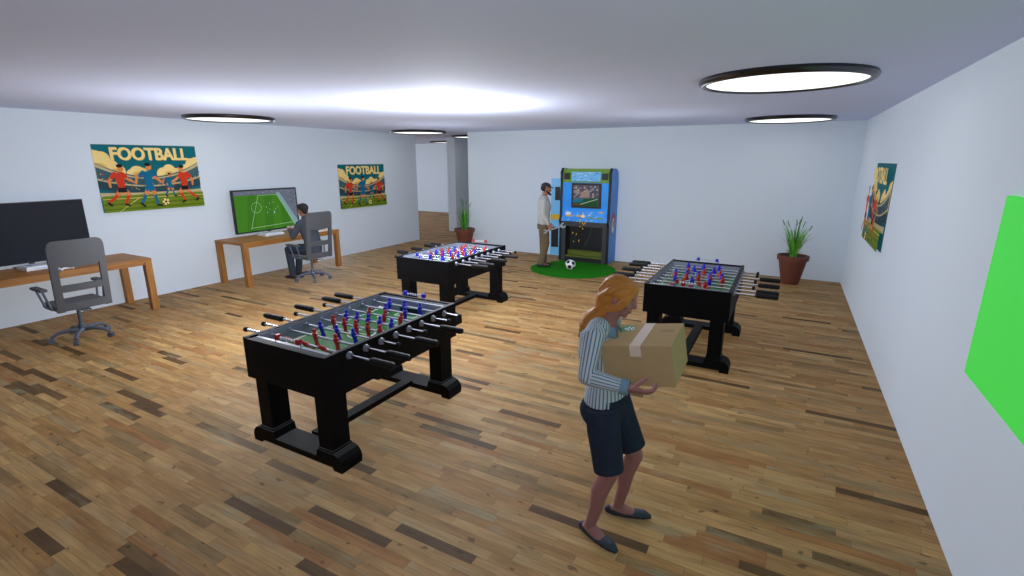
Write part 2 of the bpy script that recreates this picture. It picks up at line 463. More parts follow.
# ------------------------------------------------------------------ desks, screens
def desk(loc, label):
    t = empty('wooden_desk', loc, label=label, cat='desk', group='long oak desks along the left wall')
    L2, D2, hh = 1.09, .42, .80
    bm = bmesh.new(); box(bm, -D2, D2, -L2, L2, hh-.045, hh); obj('desktop', bm, DESKW, t, bevel=.004)
    for sx in (-1, 1):
        for sy in (-1, 1):
            bm = bmesh.new()
            x0 = sx*D2 - (sx > 0)*.09; y0 = sy*L2 - (sy > 0)*.09
            x0 -= sx*.002; y0 -= sy*.002
            box(bm, x0, x0+.09, y0, y0+.09, 0, hh-.045)
            obj('leg', bm, DESKL, t, bevel=.003)
    bm = bmesh.new()
    for sx in (-1, 1): box(bm, sx*(D2-.03)-.012, sx*(D2-.03)+.012, -L2+.09, L2-.09, hh-.095, hh-.045)
    obj('apron', bm, DESKW, t)
    return t
desk((-8.745, 2.80, 0), 'long oak desk at the left picture edge under the black switched-off screen')
desk((-8.745, 6.46, 0), 'long oak desk on the left wall under the screen showing a match')

def television(y, label, on):
    t = empty('television', (-9.06, y, .815), label=label, cat='television')
    W, Hh, b = 1.41, .82, .028
    bm = bmesh.new(); box(bm, -.03, .02, -W/2, W/2, .045, .045+Hh); obj('casing', bm, BEZEL, t, bevel=.004)
    bm = bmesh.new(); box(bm, -.03, .03, -.2, .2, .0, .012); box(bm, -.02, .0, -.03, .03, .012, .05); obj('stand', bm, BEZEL, t)
    if not on:
        bm = bmesh.new(); box(bm, .02, .0215, -W/2+.008, W/2-.008, .053, .037+Hh); obj('screen', bm, SCREENB, t)
        return t
    def em(n, c): return mat('screen_'+n, c, emit=.85)
    w, h = W-2*b, Hh-2*b
    a = Art(w, h); a.back = BEZEL
    gr, gr2, wl = em('green', '437f22'), em('green_dark', '3c7620'), em('white', 'a8cc98')
    a.rect(0, w, 0, h, gr)
    for i in range(7): 
        u = w*i/7
        if i % 2: a.poly([(u, 0), (u+w/7, 0), (u*.9+.12+w/7*.8, h), (u*.9+.12, h)], gr2)
    st, st2, st3, st4 = em('crowd', '6a6f80'), em('crowd_dark', '41465a'), em('board', '7fa4a8'), em('crowd_light', '9a9aa8')
    a.rect(0, w, h*.9, h, st)
    a.poly([(w*.68, h), (w*.76, h*.72), (w*.97, h*.05), (w, 0), (w, h)], st)
    a.poly([(w*.66, h*.93), (w*.72, h*.93), (w*1.0, h*.14), (w, 0), (w*.94, 0.0)], st3)
    random.seed(3)
    for i in range(230):
        u = w*(.0+random.random()); v = h*random.random()
        if v > h*.91 or (u > w*.8 and v > h*(1.1-(u/w-.76)*4.2)+.04):
            a.rect(u, u+.02, v, v+.014, random.choice((st2, st4, st2)))
    a.stroke([(w*.36, h*.88), (w*.2, h*.06)], .008, wl)
    a.stroke([(w*.2, h*.08), (w*.9, h*.12)], .008, wl)
    a.stroke([(w*.36, h*.88), (w*.66, h*.88)], .006, wl)
    a.stroke([(w*.66, h*.88), (w*.93, h*.08)], .008, wl)
    a.stroke([(w*(.31+.08*math.cos(q)), h*(.58+.13*math.sin(q))) for q in [x*PI/8-PI/2*1.0 for x in range(17)]], .006, wl)
    for k in range(9):
        u, v = w*(.42+random.random()*.28), h*(.35+random.random()*.35)
        a.rect(u, u+.009, v, v+.035, random.choice((wl, em('kit', 'd8e0f0'))))
    o = a.obj('screen', .002, t); o.rotation_euler = (0, 0, PI/2); o.location = (.0225, 0, .045+b)
    return t
television(2.76, 'large switched-off black flat screen on the desk at the left picture edge', False)
television(6.44, 'flat screen showing a football match on the far left desk', True)

LBLUE = mat('light_blue_trim', '6fa4e0', .4)
def console(loc, rz, label):
    t = empty('game_console', loc, rz, label=label, cat='game console', group='white game consoles on the desks')
    bm = bmesh.new(); box(bm, -.14, .14, -.2, .2, 0, .035); obj('casing', bm, WHITE, t, bevel=.012)
    bm = bmesh.new(); box(bm, -.13, .13, -.19, .19, .035, .05); obj('top_shell', bm, WHITE, t, bevel=.006)
    bm = bmesh.new(); box(bm, .138, .142, -.12, .12, .012, .02)
    obj('front_stripe', bm, LBLUE, t)
    bm = bmesh.new(); box(bm, -.1, .04, -.12, -.095, .05, .0515); obj('top_stripe', bm, LBLUE, t)
    return t
def gamepad(loc, rot, label):
    t = empty('gamepad', loc, 0, label=label, cat='game controller', group='white gamepads'); t.rotation_euler = rot
    bm = bmesh.new(); ell(bm, (0, 0, .02), (.035, .07, .018))
    loft(bm, [(-.005, .055, .02), (.03, .075, .018), (.07, .085, .014)], [.022, .019, .013], dome=True)
    loft(bm, [(-.005, -.055, .02), (.03, -.075, .018), (.07, -.085, .014)], [.022, .019, .013], dome=True)
    voxel(bm, 'shell', .005, WHITE, t, 3)
    bm = bmesh.new(); lathe(bm, [(.011, .03), (.013, .045), (0, .046)], 12, (.012, .022, 0)); lathe(bm, [(.011, .03), (.013, .045), (0, .046)], 12, (.012, -.022, 0))
    obj('thumb_sticks', bm, RUBBER, t, smooth=True)
    return t
console((-8.87, 2.78, .80), .05, 'white game console in front of the switched-off screen')
gamepad((-8.43, 2.86, .80), (0, 0, .5), 'white gamepad lying beside the console on the desk at the left picture edge')
console((-8.87, 6.32, .80), -.05, 'white game console in front of the screen showing a match')

# ------------------------------------------------------------------ office chairs
def office_chair():
    t = empty('office_chair', (0, 0, 0))
    # faces -x ; backrest on the +x side
    bm = bmesh.new()
    loft(bm, [(0, 0, .09), (0, 0, .2)], [.045, .035], n=16); loft(bm, [(0, 0, .18), (0, 0, .44)], [.022, .022], n=12)
    obj('gas_column', bm, CHAIRM, t, smooth=True)
    for k in range(5):
        a = 2*PI*k/5+.68; c, s = math.cos(a), math.sin(a)
        bm = bmesh.new()
        loft(bm, [(0, 0, .115), (c*.12, s*.12, .13), (c*.24, s*.24, .115), (c*.31, s*.31, .075)], [(.034, .026), (.028, .024), (.025, .02), (.022, .017)], ref=(-s, c, 0), n=10)
        leg = obj('base_arm', bm, CHAIRM, t, smooth=True)
        bm = bmesh.new()
        for d in (-.016, .016):
            p0 = V((c*.315-s*(d-.009), s*.315+c*(d-.009), .03)); p1 = V((c*.315-s*(d+.009), s*.315+c*(d+.009), .03))
            loft(bm, [p0, p1], [.034, .034], n=14)
        loft(bm, [(c*.315, s*.315, .03), (c*.315, s*.315, .075)], [.009, .009], n=8)
        obj('castor', bm, CHAIRM, leg, smooth=True)
    bm = bmesh.new(); box(bm, -.25, .24, -.26, .26, .44, .5); obj('seat', bm, CHAIR, t, smooth=True, bevel=.025, segs=4)
    bm = bmesh.new(); box(bm, -.12, .12, -.1, .1, .41, .44); box(bm, .1, .3, -.04, .04, .415, .435); obj('seat_plate', bm, CHAIRM, t, bevel=.005)
    # backrest: upper pad, two side rails, two cross bars, with open gaps; slightly reclined
    def bx(z, dx=0): return .245 + (z-.45)*.10 + dx
    bm = bmesh.new()
    ys = [-.28+.56*i/14 for i in range(15)]
    def slab(bm, zt, zb, y0, y1, th=.02, n=14, curve=.03):
        F = []; 
        for i in range(n+1):
            y = y0+(y1-y0)*i/n; q = curve*(1-(y/.28)**2)
            T, B = zt(y), zb(y)
            F.append([bm.verts.new((bx(z)+q+d, y, z)) for z, d in ((T, -th), (T, th), (B, th), (B, -th))])
        for A, B in zip(F, F[1:]):
            for k in range(4): bm.faces.new((A[k], A[(k+1) % 4], B[(k+1) % 4], B[k]))
        bm.faces.new(F[0]); bm.faces.new(F[-1][::-1])
    rc = lambda y: 1.31 - (.0 if abs(y) < .2 else (.08-math.sqrt(max(0, .08**2-(abs(y)-.2)**2))))
    slab(bm, rc, lambda y: 1.03-.05*(1-(y/.28)**2), -.28, .28, n=42)
    obj('headrest_pad', bm, CHAIR, t, smooth=True)
    for s in (-1, 1):
        bm = bmesh.new()
        slab(bm, lambda y: 1.05, lambda y: .44, min(s*.278, s*.205), max(s*.278, s*.205), n=3)
        obj('side_rail', bm, CHAIR, t)
    bm = bmesh.new(); slab(bm, lambda y: .77, lambda y: .685, -.21, .21, th=.017); obj('lumbar_bar', bm, CHAIR, t)
    bm = bmesh.new(); slab(bm, lambda y: .545, lambda y: .45, -.21, .21, th=.017); obj('lower_bar', bm, CHAIR, t)
    for s in (-1, 1):
        bm = bmesh.new()
        loft(bm, [(-.13, s*.27, .46), (-.18, s*.31, .69)], [.014, .013], n=8)
        loft(bm, [(.05, s*.27, .46), (.02, s*.31, .69)], [.014, .013], n=8)
        loft(bm, [(-.15, s*.26, .455), (.08, s*.26, .455)], [.02, .02], n=8)
        arm = obj('armrest_support', bm, CHAIRM, t, smooth=True)
        bm = bmesh.new(); box(bm, -.24, .08, s*.31-.035, s*.31+.035, .685, .715); obj('arm_pad', bm, CHAIR, arm, bevel=.012, segs=3)
    return t
ch1 = office_chair(); ch1.location = (-7.79, 2.705, 0); ch1.rotation_euler = (0, 0, -.03)
tag(ch1, 'empty grey office chair at the desk with the switched-off screen', 'office chair', 'grey swivel office chairs at the desks')
ch2 = copy_tree(ch1); ch2.location = (-7.85, 6.385, 0); ch2.rotation_euler = (0, 0, -.04)
tag(ch2, 'grey office chair occupied by the person playing at the lit screen', 'office chair', 'grey swivel office chairs at the desks')

# ------------------------------------------------------------------ foosball tables
def figure_mesh(m, name):
    bm = bmesh.new()
    box(bm, -.017, .017, -.010, .010, -.082, -.066)                  # kicking foot
    box(bm, -.014, .014, -.008, .008, -.066, -.03)
    loft(bm, [(0, 0, -.035), (0, 0, -.01), (0, 0, .02), (0, 0, .03)], [(.018, .014), (.025, .018), (.028, .018), (.016, .012)], n=10)
    ell(bm, (0, 0, .045), (.0165, .0165, .019), u=10, v=8)
    me = bpy.data.meshes.new(name); bmesh.ops.recalc_face_normals(bm, faces=bm.faces); bm.to_mesh(me); bm.free()
    me.materials.append(m); return me
FIG = {'r': figure_mesh(RED, 'red_figure'), 'b': figure_mesh(BLUE, 'blue_figure')}
def foosball():
    t = empty('foosball_table', (0, 0, 0))
    LX, LY, T, B = .45, .785, .90, .575
    PZ = .765
    # cabinet walls
    for s in (-1, 1):
        bm = bmesh.new(); box(bm, min(s*LX, s*(LX-.028)), max(s*LX, s*(LX-.028)), -LY, LY, B, T); sdp = obj('side_panel', bm, BLACK, t, bevel=.003)
        bm = bmesh.new(); box(bm, min(s*LX, s*(LX-.034)), max(s*LX, s*(LX-.034)), -LY, LY, T, T+.006); obj('rim_strip', bm, BLACKT, sdp)
        bm = bmesh.new(); box(bm, min(s*(LX-.028), s*(LX-.036)), max(s*(LX-.028), s*(LX-.036)), -LY+.11, LY-.11, PZ-.02, T-.004); obj('inner_side_board', bm, GREYI, t)
        bm = bmesh.new(); box(bm, -LX+.028, LX-.028, min(s*LY, s*(LY-.03)), max(s*LY, s*(LY-.03)), B, T); obj('end_panel', bm, BLACK, t, bevel=.003)
        bm = bmesh.new(); box(bm, -LX+.03, LX-.03, min(s*(LY-.03), s*(LY-.085)), max(s*(LY-.03), s*(LY-.085)), PZ, T-.012); obj('end_ledge', bm, BLACKT, t)
        bm = bmesh.new(); box(bm, -LX+.036, LX-.036, min(s*(LY-.085), s*(LY-.11)), max(s*(LY-.085), s*(LY-.11)), PZ-.02, T-.012); eb = obj('inner_end_board', bm, GREYI, t)
        bm = bmesh.new(); box(bm, -.125, .125, min(s*(LY-.105), s*(LY-.135)), max(s*(LY-.105), s*(LY-.135)), PZ+.002, PZ+.075)
        obj('goal', bm, RUBBER, t, bevel=.004)
        # score counter above the end ledge
        bm = bmesh.new(); loft(bm, [(-.15, s*(LY-.06), .945), (.15, s*(LY-.06), .945)], [.004, .004], n=8)
        for q in (-.14, .14): loft(bm, [(q, s*(LY-.06), T-.015), (q, s*(LY-.06), .945)], [.004, .004], n=6)
        sc = obj('score_rail', bm, CHROME, t)
        cm = RED if s < 0 else BLUE
        for q in (-.125, .105):
            bm = bmesh.new(); box(bm, q-.0, q+.03, s*(LY-.06)-.017, s*(LY-.06)+.017, .928, .968); obj('score_end_block', bm, cm, sc, bevel=.004)
        for k in range(6):
            bm = bmesh.new(); lathe(bm, [(.004, -.007), (.011, -.004), (.011, .004), (.004, .007)], 10)
            bmesh.ops.rotate(bm, verts=bm.verts, matrix=Matrix.Rotation(PI/2, 3, 'Y'))
            bmesh.ops.translate(bm, verts=bm.verts, vec=(-.075+k*.03, s*(LY-.06), .945)); obj('score_bead', bm, WHITE, sc, smooth=True)
    # playfield
    bm = bmesh.new(); hx, hy = LX-.03, LY-.1
    box(bm, -hx, hx, -hy, hy, PZ-.03, PZ)
    def ln(x0, x1, y0, y1): box(bm, x0, x1, y0, y1, PZ+.0002, PZ+.001, 1)
    ln(-hx, hx, -.004, .004)
    for s in (-1, 1):
        ln(-.22, .22, *sorted((s*.42, s*.428))); 
        for q in (-.22, .212): ln(q, q+.008, *sorted((s*.42, s*hy)))
        ln(-.12, .12, *sorted((s*.55, s*.558)))
        for q in (-.12, .112): ln(q, q+.008, *sorted((s*.55, s*hy)))
        for q in (-hx+.03, hx-.038): ln(q, q+.008, *sorted((s*.02, s*hy)))
        # corner ramps
        for sx in (-1, 1):
            vs = [bm.verts.new(p) for p in ((sx*hx, s*hy, PZ+.025), (sx*(hx-.1), s*hy, PZ+.001), (sx*hx, s*(hy-.1), PZ+.001))]
            bm.faces.new(vs).material_index = 1
    for k in range(28):
        a, b_ = 2*PI*k/28, 2*PI*(k+1)/28
        vs = [bm.verts.new((r*math.cos(q), r*math.sin(q), PZ+.001)) for r, q in ((.12, a), (.12, b_), (.112, b_), (.112, a))]
        bm.faces.new(vs).material_index = 1
    obj('playfield', bm, [PITCH_G, LINE], t)
    bm = bmesh.new(); box(bm, -LX+.03, LX-.03, -LY+.03, LY-.03, B+.01, B+.03); obj('bottom_board', bm, BLACK, t)
    # legs, feet, stretcher
    for sy in (-1, 1):
        bm = bmesh.new()
        def end(s):
            return [(s*.5, .0), (s*.505, .05), (s*.495, .09), (s*.465, .122), (s*.425, .135), (s*.25, .135), (s*.235, .075)]
        poly = [(-.5, 0)] + end(-1)[1:] + [(x, z) for x, z in end(1)[::-1]] + [(.41, 0), (.405, .025), (-.405, .025), (-.41, 0)]
        prism(bm, poly, sy*.77, sy*.57)
        foot = obj('foot_beam', bm, BLACK, t, bevel=.004)
        for sx in (-1, 1):
            bm = bmesh.new(); box(bm, sx*.335-.07, sx*.335+.07, sy*.67-.085, sy*.67+.085, .135, B)
            obj('leg', bm, BLACK, t, bevel=.004)
            bm = bmesh.new(); box(bm, sx*.335-.078, sx*.335+.078, sy*.67-.093, sy*.67+.093, .135, .15)
            obj('leg_collar', bm, BLACK, foot)
    bm = bmesh.new(); box(bm, -.05, .05, -.57, .57, .05, .1); obj('stretcher', bm, BLACK, t, bevel=.004)
    # rods
    teams = 'rrbrbrbb'; cnt = [3, 2, 3, 5, 5, 3, 2, 3]
    slide = [.0, .02, -.03, .015, -.01, .03, .01, -.02]
    tilt = [.9, .12, -.2, .05, .15, -.3, .1, .1]
    for i in range(8):
        y = -.565+.166*i; z = .852; c = teams[i]; n = cnt[i]
        red = c == 'r'
        x0, x1 = (-.74, .68) if red else (-.72, .62)
        bm = bmesh.new(); loft(bm, [(x0, 0, 0), (x1, 0, 0)], [.0105, .0105], n=10, ref=(0, 0, 1))
        rod = obj('rod', bm, CHROME, t, smooth=True); rod.location = (0, y, z)
        hx0, hx1 = (.66, .88) if red else (-.96, -.71)
        bm = bmesh.new()
        k = 8; pts = [(hx0+(hx1-hx0)*q/k, 0, 0) for q in range(k+1)]
        loft(bm, pts, [.019, .027, .025, .0275, .025, .0275, .025, .0275, .021], n=14, ref=(0, 0, 1))
        obj('handle', bm, RUBBER, rod, smooth=True)
        bm = bmesh.new(); q = -.745 if red else .625
        loft(bm, [(q-.016, 0, 0), (q-.01, 0, 0), (q+.01, 0, 0), (q+.016, 0, 0)], [.014, .021, .021, .014], n=12, ref=(0, 0, 1)); obj('end_cap', bm, RUBBER, rod, smooth=True)
        for s in (-1, 1):
            bm = bmesh.new()
            loft(bm, [(s*LX, 0, 0), (s*(LX+.018), 0, 0)], [.03, .024], n=16, ref=(0, 0, 1)); obj('bushing', bm, GREYI, rod, smooth=True)
            bm = bmesh.new()
            loft(bm, [(s*(LX-.036), 0, 0), (s*(LX-.052), 0, 0)], [.024, .019], n=16, ref=(0, 0, 1))
            obj('bushing', bm, GREYI, rod, smooth=True)
        gap = {2: .24, 3: .19, 5: .135}[n]
        for k in range(n):
            f = link('red_figure' if red else 'blue_figure', FIG[c], None, rod)
            f.location = ((k-(n-1)/2)*gap+slide[i], 0, 0)
            f.rotation_euler = (tilt[i], 0, 0 if red else PI)
    return t
G = 'foosball tables with red and blue figures'
f1 = foosball(); f1.location = (-3.125, 2.985, 0)
tag(f1, 'nearest foosball table at left, black cabinet with green pitch', 'foosball table', G)
f2 = copy_tree(f1); f2.location = (-4.335, 6.12, 0); f2.rotation_euler = (0, 0, PI)
tag(f2, 'foosball table farthest back beside the small plant, handles partly hidden by the nearer table', 'foosball table', G)
f3 = copy_tree(f1); f3.location = (-.84, 6.23, 0)
tag(f3, 'foosball table on the right behind the woman with the box', 'foosball table', G)

# ------------------------------------------------------------------ potted grass plants
LEAF = [mat('leaf_bright', '57a82c', .5), mat('leaf_dark', '2c6e22', .5), mat('leaf_light', '86b848', .5)]
def potted_plant(loc, seed, label, spread=1.):
    t = empty('potted_plant', loc, label=label, cat='potted plant', group='tall grassy plants in brown pots')
    bm = bmesh.new()
    lathe(bm, [(0, 0), (.135, 0), (.15, .02), (.235, .45), (.262, .45), (.266, .53), (.235, .535), (.225, .5), (0, .5)], 36)
    obj('pot', bm, POT, t, smooth=True)
    bm = bmesh.new(); lathe(bm, [(.226, .47), (.226, .505), (0, .51)], 24); obj('soil', bm, SOIL, t)
    R = random.Random(seed); bm = bmesh.new()
    for k in range(95):
        a = R.random()*2*PI; r0 = R.random()*.07; hgt = R.uniform(.25, .62) if k > 6 else R.uniform(.66, .8)
        lean = R.uniform(.02, .36)*(hgt/.6) if k > 6 else R.uniform(.0, .26)
        if k > 82: hgt = R.uniform(.12, .2); lean = R.uniform(.12, .22)
        curl = R.uniform(0, .05); wd = R.uniform(.009, .017)
        lean *= spread; c, s = math.cos(a), math.sin(a); mi = R.choice((0, 0, 1, 2, 1, 0))
        prev = None
        for q in range(6):
            f = q/5; rr = r0+lean*f**1.6+curl*f**3; z = .5+hgt*(f-.12*f**4*(lean*4))
            ww = wd*(.7+.8*f-1.45*f*f)+.001
            p = V((c*rr, s*rr, z)); sd = V((-s, c, 0))*ww; md = V((c, s, 0))*(ww*.5)
            cur = [bm.verts.new(p-sd), bm.verts.new(p+md), bm.verts.new(p+sd)]
            if prev:
                bm.faces.new((prev[0], prev[1], cur[1], cur[0])).material_index = mi
                bm.faces.new((prev[1], prev[2], cur[2], cur[1])).material_index = mi
            prev = cur
        if k <= 6:
            for q in range(5): ell(bm, prev[1].co - V((c*.01*q, s*.01*q, .02*q)), (.009, .009, .013), u=6, v=5, mi=1)
    obj('foliage', bm, LEAF, t)
    return t
potted_plant((.215, 10.42, 0), 5, 'grassy green plant in brown pot in the right corner beside the foosball table')
potted_plant((-7.18, 10.62, 0), 11, 'grassy plant in brown pot at the left end of the back wall', .6)

# ------------------------------------------------------------------ arcade football machine
ABLUE = mat('arcade_blue', '1c9cff', .4, noise=.12, nscale=6); ABLUE2 = mat('arcade_light_blue', '78c4f8', .4)
ADEEP = mat('arcade_side_blue', '2c86d8', .4, noise=.25, nscale=5)
AGREEN = mat('arcade_green', '6f9a20', .5); AYEL = mat('arcade_yellow', 'd8b020', .5); ABLK = mat('arcade_black', '0c0d10', .5)
OLIVE = mat('arcade_turf_step', '5f6a18', .7); AGREY = mat('arcade_grey_frame', '33363e', .5)
def arcade():
    t = empty('arcade_machine', (-3.865, 10.38, .013), label='blue football arcade machine with screen and open goal bay against the back wall', cat='arcade machine')
    W2, D, T = .53, .53, 2.04     # half width, depth (towards +y), height
    side = [(0, 0), (D, 0), (D, T-.25), (D-.04, T-.1), (D-.14, T-.015), (D-.25, T), (.07, T), (.0, T-.08), (.02, T-.35), (-.01, .98), (-.04, .9), (0, .82)]
    for s in (-1, 1):
        bm = bmesh.new(); x0, x1 = sorted((s*W2, s*(W2+.045)))
        prism(bm, side, x0, x1, lambda a, b, y: (y, a, b)); sp = obj('side_panel', bm, ADEEP, t)
        bm = bmesh.new()
        ed = side[6:]+[side[0]]
        for (a, b), (c, d) in zip(ed, ed[1:]):
            loft(bm, [(s*(W2+.022), a-.004, b), (s*(W2+.022), c-.004, d)], [(.03, .014)]*2, ref=(1, 0, 0), n=8)
        obj('edge_trim', bm, ABLK, sp)
        if s > 0:      # round red and white emblem on the side
            a = Art(.3, .5); a.back = ADEEP
            a.disc(.15, .25, .14, mat('emblem_red', 'b02828', .5), .24, 20); a.disc(.17, .2, .09, mat('emblem_white', 'd8dccc', .5), .17, 18); a.disc(.18, .24, .045, mat('emblem_green', '4f8c3c', .5), .09, 14)
            o = a.obj('emblem', .001, sp); o.rotation_euler = (0, 0, PI/2); o.location = (s*(W2+.0465), .24, .62)
    # upper front: marquee, screen surround
    def slab(name, y0, z0, y1, z1, m, th=.05, x=W2, par=t):
        bm = bmesh.new(); prism(bm, [(y0, z0), (y1, z1), (y1+th, z1), (y0+th, z0)], -x, x, lambda a, b, y: (y, a, b))
        return obj(name, bm, m, par)
    bm = bmesh.new(); box(bm, -W2, W2, .07, D-.05, T-.05, T-.012); obj('roof_panel', bm, AGREEN, t)
    slab('marquee', .012, T-.3, .06, T-.04, AGREEN)
    a = Art(.66, .2); a.back = ABLUE2
    a.rect(0, .66, 0, .2, ABLUE2)
    for k in range(26): u, v = random.random()*.6, random.random()*.18; a.rect(u, u+.05, v, v+.012, random.choice((ABLUE, ADEEP, WHITE)))
    o = a.obj('marquee_print', .002, t); o.location = (0, .0, T-.27); o.rotation_euler = (-.18, 0, 0); o.location.y = .008
    for s in (-1, 1):
        bm = bmesh.new(); box(bm, s*.43-.065, s*.43+.065, .0, .03, T-.235, T-.1)
        for k in range(5): box(bm, s*.43-.055, s*.43+.055, -.006, 0, T-.222+k*.025, T-.212+k*.025)
        obj('speaker_grille', bm, ABLK, t)
    slab('screen_surround', .03, .93, .016, T-.3, ABLUE)
    # screen with a stadium picture
    bm = bmesh.new()
    sx, z0, z1 = .335, 1.2, 1.73
    box(bm, -sx+.03, sx+.03, -.012, .03, z0, z1); fr = obj('screen_bezel', bm, ABLK, t, bevel=.01)
    def em(n, c): return mat('arcade_screen_'+n, c, emit=.55)
    w, h = 2*sx-.1, z1-z0-.09
    a = Art(w, h); a.back = ABLK
    a.rect(0, w, 0, h, em('sky', '6a7488'))
    R = random.Random(4)
    for i in range(8):
        for j in range(12):
            a.rect(w*j/12, w*(j+.9)/12, h*(.42+.07*i), h*(.42+.07*i+.055), em(*R.choice((('a', '8a5a58'), ('b', 'a8a4a8'), ('c', '4a5c80'), ('d', 'c8c0b0'), ('e', '7c4448')))))
    a.poly([(w*.3, h*.45), (w*.66, h*.42), (w*.66, h*.72), (w*.3, h*.7)], em('stand', 'b49a92'))
    a.poly([(0, 0), (w, 0), (w, h*.42), (0, h*.3)], em('turf', '2c6038'))
    a.poly([(0, h*.3), (0, h*.14), (w*.4, h*.2), (w*.4, h*.36)], em('board', '2c7c9c'))
    a.stroke([(w*.3, h*.08), (w*.98, h*.36)], .014, em('line', 'd0dcc8')); a.stroke([(0, h*.05), (w*.3, h*.08)], .02, em('redline', '9c4038'))
    o = a.obj('screen', .002, fr); o.location = (.03, -.0125, z0+.045)
    # control area below the screen: printed blue panel, lights
    slab('control_panel', -.012, .9, .03, 1.0, ABLUE2)
    a = Art(1.0, .25); a.back = ABLUE2
    a.rect(0, 1., 0, .25, ABLUE)
    for k in range(30): u, v = R.random()*.95, R.random()*.22; a.poly([(u, v), (u+.05, v+.01), (u+.08, v+.05), (u+.02, v+.03)], R.choice((ABLUE, ADEEP, ABLUE2)))
    for u, v, ww, m in ((.05, .1, .2, AYEL), (.3, .1, .24, AYEL), (.58, .07, .14, AGREEN), (.76, .07, .18, AGREEN), (.84, .2, .1, AYEL)):
        a.disc(u+ww/2, v+.02, ww/2, m, .018)
    a.disc(.13, .17, .07, WHITE, .04); a.disc(.48, .12, .05, WHITE, .03)
    o = a.obj('control_print', .002, t); o.location = (0, -.016, .90); o.rotation_euler = (-.1, 0, 0)
    # open goal bay
    bm = bmesh.new()
    for s in (-1, 1): box(bm, min(s*W2, s*(W2-.1)), max(s*W2, s*(W2-.1)), .0, .05, .0, .9)
    box(bm, -W2+.1, W2-.1, 0, .05, .79, .9); obj('bay_frame', bm, AGREY, t)
    bm = bmesh.new(); box(bm, -W2, W2, D-.04, D, 0, T-.05); box(bm, -W2, W2, .05, D-.04, .8, .84); obj('back_board', bm, ABLK, t)
    for s in (-1, 1):
        bm = bmesh.new(); box(bm, min(s*W2, s*(W2-.012)), max(s*W2, s*(W2-.012)), .05, D-.04, .0, .8)
        obj('bay_side', bm, AGREY, t)
    bm = bmesh.new(); box(bm, -W2+.1, W2-.1, .0, .14, .0, .1); box(bm, -W2+.012, W2-.012, .14, D-.04, .0, .06); obj('bay_floor', bm, ABLK, t)
    for k, (z, y) in enumerate(((.1, .0), (.2, .14))):
        bm = bmesh.new(); box(bm, -W2+.1, W2-.1, y, y+.14, z, z+.025)
        if k: box(bm, -W2+.1, W2-.1, y+.02, y+.14, .06, z)
        obj('turf_step', bm, OLIVE, t)
    bm = bmesh.new()
    for k in range(13):      # goal net
        x = -W2+.03+k*(2*W2-.06)/12
        loft(bm, [(x, .3, .22), (x, .42, .78)], [.0025]*2, n=5)
    for k in range(8):
        z = .24+k*.07; y = .3+(z-.22)/.56*.12
        loft(bm, [(-W2+.02, y, z), (W2-.02, y, z)], [.0025]*2, n=5, ref=(0, 0, 1))
    obj('goal_net', bm, mat('net_cord', '2c3844', .8), t)
    bm = bmesh.new(); loft(bm, [(.12, .2, .78), (.1, .19, .6), (.02, .17, .45), (-.03, .15, .33)], [.006]*4, n=6); obj('hanging_cable', bm, mat('teal_cable', '1c4a44', .6), t)
    # open service door hinged on the left edge
    a_ = -2.35
    hx, hy = -W2-.05, .0
    dm = Matrix.Translation((hx, hy, 0)) @ Matrix.Rotation(math.radians(20), 4, 'Z')
    door = empty('service_door', (hx, hy, 0)); door.parent = t; door.rotation_euler = (0, 0, math.radians(-158))
    bm = bmesh.new(); box(bm, 0, .2, -.02, .02, .12, 1.82); door_panel = obj('panel', bm, ABLUE2, door, bevel=.004)
    for n_, m_, (x0, x1, z0, z1) in (('lock_housing', ABLK, (.0, .11, 1.35, 1.64)), ('caution_strip', AYEL, (.0, .2, .92, 1.04)), ('opening', ABLK, (.02, .18, .3, .76))):  # opening is a flat black plate, the hole's dark put into its colour
        bm = bmesh.new(); box(bm, x0, x1, .02, .05 if n_ == 'lock_housing' else .024, z0, z1)
        obj(n_, bm, m_, door)
    return t
arcade()

# artificial turf circle, football
TURF = mat('artificial_turf', '1c7008', .9, spec=.1, noise=.2, nscale=40, bump=.3)
bm = bmesh.new(); lathe(bm, [(0, 0), (.89, 0), (.89, .008), (.87, .012), (0, .012)], 72)
o = obj('round_turf_mat', bm, TURF); o.location = (-3.81, 9.655, 0)
tag(o, 'round dark green artificial turf mat on the floor before the arcade machine', 'rug')
def football(loc, r):
    """white ball with black pentagons"""
    bm = bmesh.new(); bmesh.ops.create_icosphere(bm, subdivisions=5, radius=r)
    ph = (1+5**.5)/2
    ic = [V(p).normalized() for p in ([(0, a, b*ph) for a in (-1, 1) for b in (-1, 1)]+[(a, b*ph, 0) for a in (-1, 1) for b in (-1, 1)]+[(b*ph, 0, a) for a in (-1, 1) for b in (-1, 1)])]
    M = Euler((.5, .3, .9)).to_matrix(); ic = [M @ q for q in ic]
    for f in bm.faces:
        c = f.calc_center_median().normalized()
        if max(c.dot(q) for q in ic) > math.cos(.36): f.material_index = 1
    o = obj('football', bm, [WHITE, RUBBER], smooth=True); o.location = loc
    return o
tag(football((-3.80, 9.5, .012+.108), .108), 'white and black football lying on the round turf mat', 'ball')

